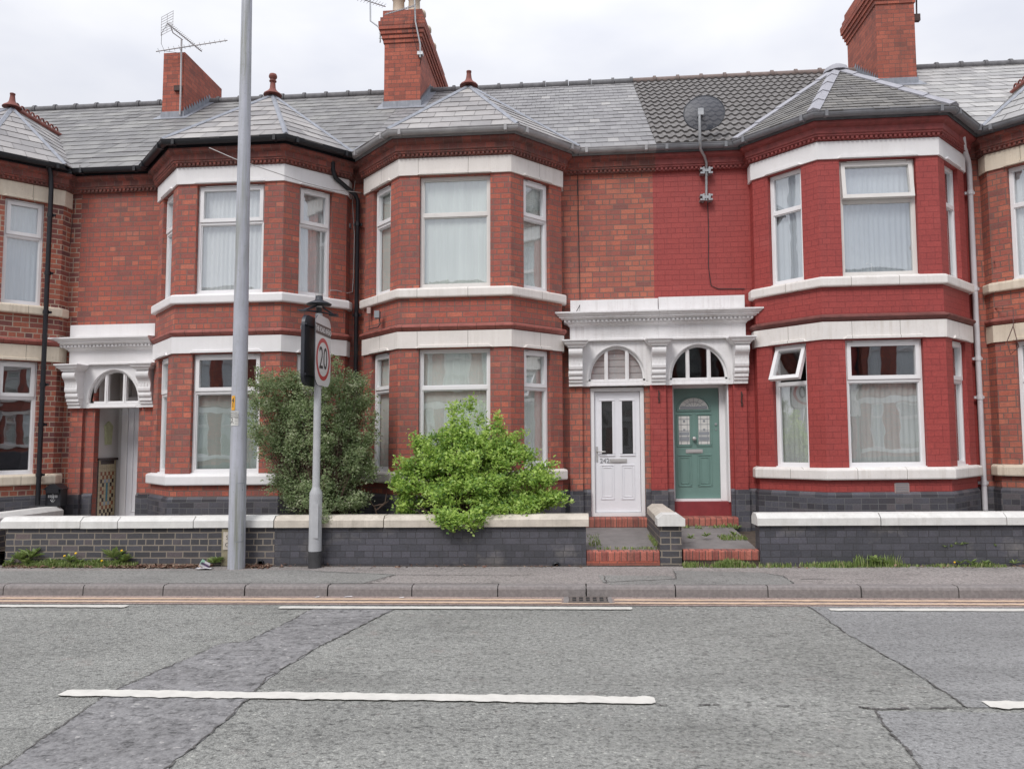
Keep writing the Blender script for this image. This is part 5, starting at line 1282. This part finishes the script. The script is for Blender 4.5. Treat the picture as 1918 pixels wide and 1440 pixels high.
for ch, zz in (('4', zt1-.06), ('1', zt0+.06)):
    c = colp(zz)+Vector((.104*sin(aa), -.104*cos(aa), 0)); m.add_text(ch, .085, (c, Vector((cos(aa), sin(aa), 0)), Vector((0, 0, 1))), .001)
m.build('tag_number', 'sign_black', tg)
m = MB(); zs0, zs1 = at(440, 797, -2.15).z, at(440, 770, -2.15).z
curved(m, zs0, zs1, -.82, .35, .1025); stt = m.build('notice', 'sticker', t)
m = MB()
for ln, k in (('LARGE BIN', 0), ('COLLECTION', 1), ('AREA PLEASE', 2)):
    aa = -.25; c = colp(zs1-.02-k*.026)+Vector((.1035*sin(aa), -.1035*cos(aa), 0)); m.add_text(ln, .024, (c, Vector((cos(aa), sin(aa), 0)), Vector((0, 0, 1))), .0004)
for k in range(5): z = zs0+.02+k*.018; curved(m, z, z+.004, -.1, .3, .1032, n=3)
aa = -.5; c = colp((zs0+zs1)/2-.03)+Vector((.1035*sin(aa), -.1035*cos(aa), 0)); rgt = Vector((cos(aa), sin(aa), 0))
m.tube([c+rgt*(-.025)+Vector((0, 0, -.03)), c+Vector((0, 0, .0)), c+rgt*.012+Vector((0, 0, .03)), c+rgt*-.015+Vector((0, 0, .035))], .004, 5); m.tube([c, c+rgt*.025+Vector((0, 0, -.03))], .004, 5)
m.build('notice_print', 'ink', stt)

# ------------------------------------------------------------------ 20 sign
sb = at(589.5, 1062, -2.0); sx = sb.x
t = thing('speed_limit_sign', 'slim grey post with back to back 20 speed limit plates and a lamp hood', 'road sign', Vector((sx, -2.0, .13)))
m = MB(); m.tube([(sx, -2, .12), (sx, -2, .335)], .0815, 20); m.build('post_foot', 'post_black', t)
m = MB(); m.tube([(sx, -2, .335), (sx, -2, 1.02), (sx, -2, 1.05), (sx, -2, 1.11), (sx, -2, 1.13), (sx, -2, 3.3)], [.0795, .0795, .078, .05, .046, .045], 20); po = m.build('post', 'post_grey', t)
m = MB(); m.box(sx+.0, sx+.06, -2.083, -2.078, .5, .92); m.build('access_door', 'post_grey', t)
m = MB(); m.tube([(sx, -2, 3.28), (sx, -2, 3.45)], .038, 14); m.build('neck', 'black_pl', t)
m = MB(); m.tube([(sx, -2, 3.375), (sx, -2, 3.395)], .043, 14); m.tube([(sx, -2, 3.525), (sx, -2, 3.55)], .047, 14); m.build('steel_band', 'chrome', t)
m = MB(); m.lathe((sx, -2, 3.405), [(.045, 0), (.15, .004), (.16, .016), (.115, .04), (.065, .06), (.048, .075), (.045, .135), (0, .136)], 24)
m.build('lamp_hood', 'sign_tray', t)
m = MB()
for s in (-1, 1):
    m.tube([(sx, -2, 3.41), (sx+s*.13, -2+s*.2, 3.315)], .013, 6); m.tube([(sx+s*.13, -2+s*.2, 3.315), (sx, -2, 3.325)], .013, 6); m.box(sx+s*.13-.05, sx+s*.13+.05, -2+s*.2-.05, -2+s*.2+.05, 3.30, 3.32)
m.build('lamp_bracket', 'sign_tray', t)
def plate_outline(w_, h_, r, z0, top_arch=.0):
    P = []
    for cy_, cz, a0 in ((w_/2-r, z0+r, -pi/2), (w_/2-r, z0+h_-r, 0), (-w_/2+r, z0+h_-r, pi/2), (-w_/2+r, z0+r, pi)):
        for k in range(7): a = a0+pi/2*k/6; P.append((cy_+r*cos(a), cz+r*sin(a)))
    return P
pw, phh, zp0, yc = .60, .88, 2.38, -2.0
OUT = plate_outline(pw, phh, .14, zp0)
for s, nm in ((1, 'right'), (-1, 'left')):
    X0 = sx+s*.052 if s > 0 else sx-.075; th = .012 if s > 0 else .045
    m = MB(); X1 = X0+s*th
    m.face([(X1, yc+y, z) for y, z in (OUT if s > 0 else OUT[::-1])], 0)
    m.face([(X0, yc+y, z) for y, z in (OUT[::-1] if s > 0 else OUT)], 1)
    for (y, z), (y2, z2) in zip(OUT, OUT[1:]+OUT[:1]): m.face([(X0, yc+y, z), (X0, yc+y2, z2), (X1, yc+y2, z2), (X1, yc+y, z)], 1)
    if s < 0:
        for zz in (zp0+.12, zp0+phh-.14): m.box(X0, X0+.02, yc-pw/2+.01, yc+pw/2-.01, zz, zz+.025, 1)
    pl = m.build('sign_plate', ['sign_white', 'sign_tray'], t)
    # roundel: ring + 20, band + words, standing 1-2 mm proud of the plate
    cz = zp0+.335; e = X1+s*.0015; rgt = Vector((0, s*1.0, 0))
    m = MB(); ro, ri = .268, .215
    for k in range(48):
        a, b = 2*pi*k/48, 2*pi*(k+1)/48; m.face([(e, yc+r*cos(q), cz+r*sin(q)) for r, q in ((ro, a), (ro, b), (ri, b), (ri, a))])
    m.build('red_ring', 'sign_red', pl)
    m = MB(); m.add_text('20', .40, (Vector((e+s*.001, yc, cz)), rgt, Vector((0, 0, 1))), .0005, xs=.82); m.build('number', 'sign_black', pl)
    m = MB(); m.box(*sorted((X1, e)), yc-pw/2+.006, yc+pw/2-.006, zp0+.635, zp0+.765); bd = m.build('band', 'sign_band', pl)
    m = MB(); m.add_text('THE ROAD AHEAD', .098, (Vector((e+s*.001, yc, zp0+.7)), rgt, Vector((0, 0, 1))), .0008, xs=.74); m.build('wording', 'paint_white', pl)

# ------------------------------------------------------------------ post box
pa = at(86, 945, -.36); pb = at(116, 945, -.36)
t = thing('post_box', 'black domed letter box with silver crest left of the open white porch', 'post box', Vector(((pa.x+pb.x)/2, -.3, pa.z)))
x0, x1, z0 = pa.x-.01, pb.x+.0, pa.z-.02; H_ = .24; m = MB(); y0, y1 = -.38, -.22; xm = (x0+x1)/2
m.box(x0+.015, x1-.015, y0, y1, z0, z0+H_); m.box(x0, x1, y0-.012, y1, z0+H_-.0, z0+H_+.016); m.build('body', 'black_pl', t)
m = MB(); N_ = 12
ar = [(x0-.02+(x1-x0+.04)*k/N_, z0+H_+.018+.075*(sin(pi*k/N_)**1.5)) for k in range(N_+1)]
for (a, z), (b, z2) in zip(ar, ar[1:]): m.face([(a, y0-.02, z), (b, y0-.02, z2), (b, y1, z2), (a, y1, z)], smooth=True); m.face([(a, y0-.02, z0+H_+.012), (b, y0-.02, z0+H_+.012), (b, y0-.02, z2), (a, y0-.02, z)])
m.box(x0+.03, x1-.03, y0-.03, y0-.02, z0+H_-.045, z0+H_+.012); m.build('lid', 'black_pl', t)
m = MB(); zc_ = z0+.13
for k in range(6): m.box(x0+.055+k*.026, x0+.07+k*.026, y0-.004, y0, zc_-.005, zc_+.035)
m.tube([(xm+.035*cos(a), y0-.004, zc_-.03+.03*sin(a)) for a in [pi+pi*k/8 for k in range(9)]], .005, 5); m.tube([(xm+.016*cos(a), y0-.005, zc_-.02+.02*sin(a)) for a in [2*pi*k/10 for k in range(11)]], .004, 5, cap=False)
m.box(xm-.006, xm+.006, y0-.008, y0, zc_+.038, zc_+.052); m.box(xm-.02, xm+.02, y0-.004, y0, zc_-.075, zc_-.07); m.build('crest', 'steel', t)

# ------------------------------------------------------------------ shrubs
def leaves(name, mat, parent, tips, per, size, spread, seed, up=.5, ar=.5, droop=0):
    R_ = np.random.default_rng(seed); T = np.array(tips); n = len(T)*per
    c = np.repeat(T, per, 0) + R_.normal(0, spread, (n, 3))*np.array([1, 1, .8])
    d = R_.normal(0, 1, (n, 3)); d[:, 2] = d[:, 2]*.7+up*.3; d /= np.linalg.norm(d, axis=1)[:, None]
    nn = R_.normal(0, .8, (n, 3)); nn[:, 2] += up; nn[:, 1] -= .9; nn -= d*(nn*d).sum(1)[:, None]; nn /= np.linalg.norm(nn, axis=1)[:, None]
    s = np.cross(d, nn); L_ = size*R_.uniform(.6, 1.3, (n, 1)); Wd = L_*ar
    v = np.stack([c, c+d*L_*.45+s*Wd*.5+nn*L_*.08, c+d*L_-nn*L_*.05, c+d*L_*.45-s*Wd*.5+nn*L_*.08], 1).reshape(-1, 3)
    tr_ = np.repeat(R_.random(len(T)), per); rv = np.clip(.5*R_.random(n)+.5*tr_, 0, 1)
    me = bpy.data.meshes.new(name); me.vertices.add(4*n); o0 = root_origin(parent); me.vertices.foreach_set('co', (v-np.array(o0)).ravel())
    me.loops.add(4*n); me.polygons.add(n); me.loops.foreach_set('vertex_index', np.arange(4*n, dtype=np.int32))
    me.polygons.foreach_set('loop_start', np.arange(0, 4*n, 4, dtype=np.int32)); me.polygons.foreach_set('loop_total', np.full(n, 4, dtype=np.int32))
    uv = me.uv_layers.new(name='UVMap'); rl = me.uv_layers.new(name='rnd'); rl.data.foreach_set('uv', np.repeat(np.stack([rv, rv], 1), 4, 0).ravel().astype(np.float32))
    me.materials.append(MT[mat]); me.update(calc_edges=True); me.validate()
    o = bpy.data.objects.new(name, me); COL.objects.link(o); o.parent = parent; return o
def shrub(label, base, blobs, mat, seed, size, tips_per=60, per=16, spread=.035, ar=.5, extra=(), dens=1.0, up=.5, gapn=-.13):
    t = thing('shrub', label, 'shrub', base); R_ = random.Random(seed); tips = []; br = MB()
    for (cx_, cy_, cz_, rx, ry, rz) in blobs:
        n = int(tips_per*dens*(rx*rz)/.06)
        for k in range(n):
            a = R_.uniform(0, 2*pi); z = R_.uniform(-1, 1); q = sqrt(1-z*z); rr = R_.random()**.25
            rr *= 1+.13*mnoise.noise(Vector((cos(a)*q*2.3+cx_*3, sin(a)*q*2.3, z*2.3+seed)))*2
            p = Vector((cx_+rx*q*cos(a)*rr, cy_+ry*q*sin(a)*rr, cz_+rz*z*rr))
            if mnoise.noise(p*4.2+Vector((seed, 0, 0))) < gapn: continue
            tips.append(p)
            if k % 6 == 0:
                mid = base.lerp(p, .5)+Vector((R_.uniform(-.06, .06), R_.uniform(-.04, .04), R_.uniform(0, .08))); br.tube([base+Vector((R_.uniform(-.05, .05), 0, 0)), mid, p], [.012, .006, .002], 4, cap=False)
    for s_, e_ in extra:      # long shoots
        s_, e_ = Vector(s_), Vector(e_); n = int((e_-s_).length/.03)
        for k in range(n): tips.append(s_.lerp(e_, k/n)+Vector((R_.uniform(-.015, .015), R_.uniform(-.02, .02), R_.uniform(-.015, .015))))
        br.tube([s_, e_], [.006, .002], 4, cap=False)
    br.tube([Vector((base.x, base.y, .3)), base+Vector((0, 0, .15)), base+Vector((.03, 0, .4))], [.035, .028, .014], 8)
    br.build('branches', 'wood', t); leaves('foliage', mat, t, [tuple(p) for p in tips], per, size, spread, seed, ar=ar, up=up); return t
def blob(px, py, Y, rpx, rpy, ry):
    c = at(px, py, Y); k = (c-Vector(CAM)).length/FOC; return (c.x, Y, c.z, rpx*k, ry, rpy*k)
B1 = [blob(520, 745, -1.3, 50, 48, .28), blob(590, 740, -1.35, 55, 42, .3), blob(655, 735, -1.3, 40, 38, .26), blob(660, 800, -1.25, 42, 55, .3), blob(600, 810, -1.35, 70, 70, .35), blob(520, 800, -1.3, 50, 50, .3),
      blob(550, 860, -1.3, 45, 50, .3), blob(620, 880, -1.3, 62, 60, .33), blob(670, 870, -1.3, 30, 60, .25), blob(585, 930, -1.35, 50, 38, .3), blob(650, 925, -1.35, 42, 32, .28), blob(545, 905, -1.3, 30, 35, .2)]
ex1 = [(at(500, 740, -1.3), at(470, 712, -1.3)), (at(650, 740, -1.3), at(655, 690, -1.3)), (at(560, 740, -1.3), at(548, 694, -1.3)), (at(680, 760, -1.3), at(704, 745, -1.3)), (at(490, 820, -1.3), at(468, 812, -1.3)), (at(690, 870, -1.3), at(708, 880, -1.3)), (at(510, 860, -1.3), at(482, 850, -1.3)), (at(520, 900, -1.4), at(500, 925, -1.5)), (at(600, 950, -1.6), at(612, 978, -1.98)), (at(640, 720, -1.3), at(626, 668, -1.3)), (at(690, 800, -1.3), at(708, 772, -1.3)), (at(500, 720, -1.3), at(480, 690, -1.3)), (at(670, 840, -1.3), at(706, 826, -1.3)), (at(660, 730, -1.3), at(688, 700, -1.3)), (at(530, 900, -1.4), at(505, 896, -1.5)), (at(600, 710, -1.3), at(588, 692, -1.3)), (at(480, 780, -1.3), at(462, 770, -1.3)), (at(690, 850, -1.3), at(700, 905, -1.3))]
shrub('grey green small leaved shrub behind the 20 sign', Vector((-3.3, -1.3, .34)), B1, 'leaf_dark', 3, .037, 135, 26, .038, .5, ex1, up=.9, gapn=-.14)
B2 = [blob(882, 778, -1.4, 24, 30, .16), blob(862, 818, -1.4, 52, 24, .24), blob(918, 826, -1.38, 48, 26, .24), blob(806, 838, -1.4, 34, 20, .2), blob(958, 858, -1.4, 46, 26, .24), blob(880, 862, -1.5, 66, 30, .34), blob(800, 876, -1.42, 52, 20, .28), blob(995, 892, -1.45, 46, 20, .24), blob(905, 905, -1.52, 74, 24, .4),
      blob(768, 905, -1.45, 34, 22, .22), blob(765, 945, -1.45, 30, 18, .22), blob(1000, 935, -1.45, 54, 18, .24), blob(830, 925, -1.55, 46, 22, .34), blob(870, 968, -1.9, 46, 22, .14), blob(832, 964, -1.95, 28, 20, .12), blob(925, 944, -1.7, 56, 22, .26), blob(970, 950, -1.6, 40, 20, .25), blob(872, 880, -1.2, 100, 62, .2)]
ex2 = [(at(800, 875, -1.45), at(742, 862, -1.5)), (at(790, 920, -1.5), at(728, 908, -1.55)), (at(800, 840, -1.4), at(772, 812, -1.4)), (at(880, 770, -1.4), at(886, 744, -1.4)), (at(850, 800, -1.4), at(846, 752, -1.4)), (at(1000, 880, -1.45), at(1042, 868, -1.5)), (at(1010, 930, -1.5), at(1068, 942, -1.6)), (at(930, 810, -1.4), at(932, 770, -1.4)), (at(950, 830, -1.4), at(985, 808, -1.4)), (at(850, 970, -1.95), at(846, 996, -2.0)), (at(870, 975, -2.0), at(885, 990, -2.0)), (at(990, 880, -1.45), at(1034, 905, -1.5)), (at(1015, 925, -1.5), at(1060, 932, -1.6)), (at(770, 885, -1.5), at(733, 890, -1.5))]
shrub('bright green leafy shrub spilling over the wall before the middle bay', Vector((-1.35, -1.35, .34)), B2, 'leaf_bright', 11, .047, 135, 22, .038, .56, ex2, up=1.2, gapn=-.17)
# bare twigs to the right of the dark shrub
t = thing('bare_bush', 'small bare forked stem in the yard between the two shrubs', 'bush', at(706, 962, -1.2))
m = MB()
for a, b, c in (((706, 965), (702, 950), (686, 932)), ((704, 956), (715, 948), (728, 938)), ((696, 944), (690, 930), (695, 918)), ((712, 950), (722, 940), (724, 924)), ((700, 948), (712, 945), (722, 943))): m.tube([at(*a, -1.2), at(*b, -1.2), at(*c, -1.2)], [.013, .01, .005], 6)
m.build('stem', 'wood', t)

# ------------------------------------------------------------------ weeds, grass, dead leaves (uncountable)
def blades(m, x0, x1, y0, y1, z, n, h, seed, mi=0, wdt=.006, lean=.5, clump=0):
    R_ = random.Random(seed)
    for k in range(n):
        x = R_.uniform(x0, x1); y = R_.uniform(y0, y1)
        if clump:
            g = mnoise.noise(Vector((x*clump, y*2, seed)))
            if g < R_.uniform(-.25, .25): continue
        else: g = .3
        hh = h*R_.uniform(.3, 1.15)*(.7+max(0, g)); a = R_.uniform(0, 2*pi); l = R_.uniform(0, lean)*hh; dx, dy = cos(a)*l, sin(a)*l*.8
        q = Vector((-sin(a), cos(a), 0))*wdt*R_.uniform(.5, 1.3); p = Vector((x, y, z)); mid = p+Vector((dx*.35, dy*.35, hh*.6)); tp = p+Vector((dx, dy, hh*.92)); r = (R_.random(), 0)
        m.face([p-q, p+q, mid+q*.8, mid-q*.8], mi, rnd=r); m.face([mid-q*.8, mid+q*.8, tp], mi, rnd=r)
def rosette(m, c, n, L_, seed, mi=0):
    R_ = random.Random(seed); c = Vector(c)
    for k in range(n):
        a = R_.uniform(0, 2*pi); l = L_*R_.uniform(.6, 1.2); e = R_.uniform(.3, 1.0); d = Vector((cos(a)*cos(e), sin(a)*cos(e)*.7, sin(e))); q = Vector((-sin(a), cos(a), 0))*l*.13; r = (R_.uniform(.3, .8), 0)
        a1, a2 = c+d*l*.5+Vector((0, 0, l*.05)), c+d*l-Vector((0, 0, l*.15)); m.face([c, a1+q, a2, a1-q], mi, rnd=r)
def dande(m, px, py, Y, s=.016):
    c = at(px, py, Y); m.tube([(c.x, c.y, .13), c], .002, 4, mi=0); m.tube([c, c+Vector((0, -.004, .008))], [s, s*.8], 8, mi=1)
m = MB(); blades(m, at(5, 1050, -1.95).x, at(255, 1050, -1.95).x, -2.02, -1.885, .13, 5200, .10, 1, clump=1.6)
for k, (px, py, L_) in enumerate([(38, 1048, .17), (58, 1044, .2), (48, 1054, .14), (212, 1044, .2), (232, 1050, .16), (222, 1054, .12), (130, 1050, .12), (150, 1054, .1), (95, 1054, .1), (20, 1054, .1), (180, 1055, .1), (400, 1054, .12), (406, 1050, .1)]): rosette(m, at(px, py, -1.94), 22, L_, k)
for px, py in ((121, 1041), (142, 1036), (191, 1050), (228, 1031)): dande(m, px, py, -1.95)
tag(m.build('verge_weeds', ['grass', 'flower'], origin=Vector((0, 0, 0))), 'dandelions, grass and weeds along the foot of the wall at the left', 'weeds', kind='stuff')
m = MB(); blades(m, at(1278, 1050, -1.93).x, at(1600, 1050, -1.95).x, -2.02, -1.87, .13, 3400, .10, 2, clump=2.4); blades(m, at(1600, 1050, -1.93).x, 6.6, -2.0, -1.885, .13, 2400, .055, 3, clump=2.6); rosette(m, at(1640, 1052, -1.94), 26, .13, 5)
blades(m, at(1600, 1050, -1.93).x, at(1690, 1050, -1.93).x, -2.0, -1.885, .13, 200, .15, 4)
for k, px in enumerate((1660, 1800, 1820, 1845, 1900, 1925)): rosette(m, at(px, 1055, -1.94), 14, .08, 9+k)
dande(m, 1788, 1053, -1.95, .012)
tag(m.build('verge_weeds', ['grass', 'flower'], origin=Vector((0, 0, 0))), 'tufts of grass and weeds along the foot of the wall at the right', 'weeds', kind='stuff')
m = MB()
blades(m, 1.38, 2.3, -.45, -.26, .43, 420, .08, 6, clump=2); blades(m, 1.9, 2.25, -1.25, -.95, .36, 260, .06, 7)
for k, (x, y) in enumerate(((1.6, -.35), (1.75, -.4), (2.0, -.35), (2.15, -.3), (2.1, -1.1), (1.5, -1.4), (2.3, -.35), (1.72, -1.2))): rosette(m, (x, y, .40), 16, .09, 20+k)
blades(m, .2, .35, -1.7, -.4, .34, 160, .06, 8); blades(m, 1.0, 1.06, -1.7, -.6, .34, 160, .07, 9); blades(m, .3, 1.05, -1.73, -1.66, .31, 130, .04, 10)
tag(m.build('path_weeds', 'grass', origin=Vector((0, 0, 0))), 'small weeds growing in the cracks of the two garden paths', 'weeds', kind='stuff')
m = MB(); R_ = random.Random(4)
for x0, x1, n in ((at(250, 0, -1.95).x, at(425, 0, -1.95).x, 2200), (at(458, 0, -1.95).x, at(530, 0, -1.95).x, 700), (at(530, 0, -1.95).x, .1, 130), (at(1290, 0, -1.95).x, 6.0, 200), (-7.3, at(250, 0, -1.95).x, 700)):
    for k in range(n):
        c = Vector((R_.uniform(x0, x1), -2.09+.2*R_.random()**.6, .137+R_.uniform(0, .035)*R_.random())); a = R_.uniform(0, 2*pi); l = R_.uniform(.01, .03); u_ = Vector((cos(a), sin(a), R_.uniform(-.5, .5)))*l; v_ = Vector((-sin(a), cos(a), R_.uniform(-.4, .4)))*l*.5
        m.face([c-u_, c+v_, c+u_, c-v_], rnd=(R_.random(), 0))
tag(m.build('leaf_litter', 'deadleaf', origin=Vector((0, 0, 0))), 'brown dead leaves and grit gathered along the foot of the walls', 'dead leaves', kind='stuff')
# moss and grit line, also painted contact shade, at the back of the pavement
m = MB()
for k in range(60):
    x = -7.3+k*.24; wv = .03+.05*abs(mnoise.noise(Vector((x*2, 0, 0)))); m.face([(x, WY-wv, .1405), (x+.24, WY-.03-.05*abs(mnoise.noise(Vector(((x+.24)*2, 0, 0)))), .1405), (x+.24, WY+.01, .1405), (x, WY+.01, .1405)])
structure(m, 'wall_foot_grit_shade', 'crack' if 0 else 'soil')
# wall creepers
m = MB()
for px in (1770, 1782, 1790, 1800, 1808, 1864):
    rosette(m, at(px, 1021+random.uniform(-3, 4), -1.89), 9, .05, px)
tag(m.build('wall_weeds', 'grass', origin=Vector((0, 0, 0))), 'little weeds rooted in the joints of the right garden wall', 'weeds', kind='stuff')

# litter
t = thing('litter_packet', 'crumpled purple and white packet lying against the lamp post foot', 'litter', gd(410, 1058, .14))
c = gd(412, 1056, .14); R3 = Matrix.Rotation(.6, 3, 'Y') @ Matrix.Rotation(.4, 3, 'Z')
m = MB(); cc = Vector((c.x-.03, -2.12, .19)); m.box(cc.x-.055, cc.x+.055, cc.y-.03, cc.y+.03, cc.z-.03, cc.z+.03, 0, rot=R3, org=cc); m.build('carton', 'litter_w', t)
m = MB(); m.box(cc.x-.057, cc.x-.02, cc.y-.033, cc.y+.033, cc.z-.005, cc.z+.033, 0, rot=R3, org=cc); m.build('flap', 'litter_g', t)
m = MB(); m.box(cc.x-.05, cc.x+.058, cc.y-.035, cc.y+.0, cc.z+.0, cc.z+.022, 0, rot=R3, org=cc); m.build('band', 'litter_p', t)
m = MB(); R_ = random.Random(8); gx = []
for i in range(9):
    gx.append([Vector((c.x-.12+.025*i+R_.uniform(-.006, .006), -2.19+.02*j, .142+R_.uniform(0, .018))) for j in range(4)])
for i in range(8):
    for j in range(3): m.face([gx[i][j], gx[i+1][j], gx[i+1][j+1], gx[i][j+1]])
tag(m.build('paper_scrap', 'litter_w', origin=Vector((c.x, -2.16, .14))), 'flattened white paper scrap on the pavement at the lamp post foot', 'litter')
for k, (px, py, s, lb) in enumerate(((652, 1117.5, .05, 'thin white scrap in the gutter right of the 20 sign post'), (594, 1118, .025, 'tiny white scrap in the gutter directly below the 20 sign post'), (752, 1119, .03, 'tiny pale scrap in the gutter below the middle bay'))):
    c = gd(px, py, .01); m = MB(); m.face([(c.x-s, c.y-.015, .012), (c.x+s, c.y-.01, .016), (c.x+s*.8, c.y+.012, .02), (c.x-s*.7, c.y+.012, .014)]); tag(m.build('paper_scrap', 'litter_w', origin=Vector((c.x, c.y, .01))), lb, 'litter')
# ornaments in the first floor window of the red house
c = at(1620, 508, -.68); t = thing('lantern_ornament', 'small white lantern ornament on the red house upstairs window sill', 'ornament', Vector((c.x, -.74, 3.86)))
m = MB(); z0 = 3.86; x = c.x; y = -.765
for sx_ in (-1, 1):
    for sy in (-1, 1): m.box(x+sx_*.05-.007, x+sx_*.05+.007, y+sy*.025-.006, y+sy*.025+.006, z0, z0+.13)
m.box(x-.06, x+.06, y-.033, y+.033, z0, z0+.015); m.box(x-.06, x+.06, y-.033, y+.033, z0+.13, z0+.142); m.build('frame', 'upvc', t)
m = MB(); m.tube([(x, y, z0+.142), (x, y, z0+.175), (x, y, z0+.19)], [.05, .02, .018], 8); m.build('roof', 'upvc', t)

# power line crossing above the second bay
t = thing('overhead_cable', 'thin pale telephone wire crossing in front of the second house bay', 'cable', at(560, 325, -1.2))
m = MB(); P = [at(392, 277, -1.25), at(440, 298, -1.6), at(520, 325, -1.4), at(570, 342, -1.1), at(620, 355, -.5), at(676, 361, -.12)]; m.tube(P, .006, 5); m.build('wire', 'cable_white', t)

# ------------------------------------------------------------------ the terrace across the road (seen in the window reflections)
def clone(o, parent=None):
    c = o.copy(); COL.objects.link(c); c.parent = parent
    for ch in [q for q in o.children if q.name.split('.')[0] not in SKIP]: clone(ch, c)
    return c
SKIP = ('cable', 'junction_box', 'vent_tile', 'wall_hook', 'tiled_dado', 'wall_plaque', 'air_brick', 'lettering', 'house_number')
for k, src in enumerate((h2, h3, h4, h2, h4, h3, h2, h3, h4, h2, h4, h3)):
    c = clone(src); c.rotation_euler = (0, 0, pi); c.location = Vector((-27.6+4.515*k, -20.5, .14))
    c['label'] = ('brick house with canted bay', 'brick house with canted bay', 'red painted house with canted bay')[(h2, h3, h4).index(src)] + ' across the road, seen mirrored in window panes'; c['group'] = 'houses across the road seen only as reflections'

# ------------------------------------------------------------------ the whole street climbs gently to the right: shear every mesh once
bpy.context.view_layer.update()
roots = [o for o in bpy.data.objects if o.parent is None and o.type in ('MESH', 'EMPTY')]
def descend(o):
    yield o
    for c in o.children: yield from descend(c)
for r in roots:
    rx_ = r.matrix_world.translation.x
    for o in descend(r):
        if o.type != 'MESH': continue
        if o.data.users > 1: o.data = o.data.copy()
        me = o.data; n = len(me.vertices); co = np.empty(n*3); me.vertices.foreach_get('co', co); co = co.reshape(-1, 3)
        Mw = np.array(o.matrix_world); wc = co @ Mw[:3, :3].T + Mw[:3, 3]
        co[:, 2] += FALL*(wc[:, 0]-rx_); me.vertices.foreach_set('co', co.ravel()); me.update()
for r in roots: r.location.z += FALL*r.location.x
for h in bpy.data.objects:
    if '_cx' in h: del h['_cx']
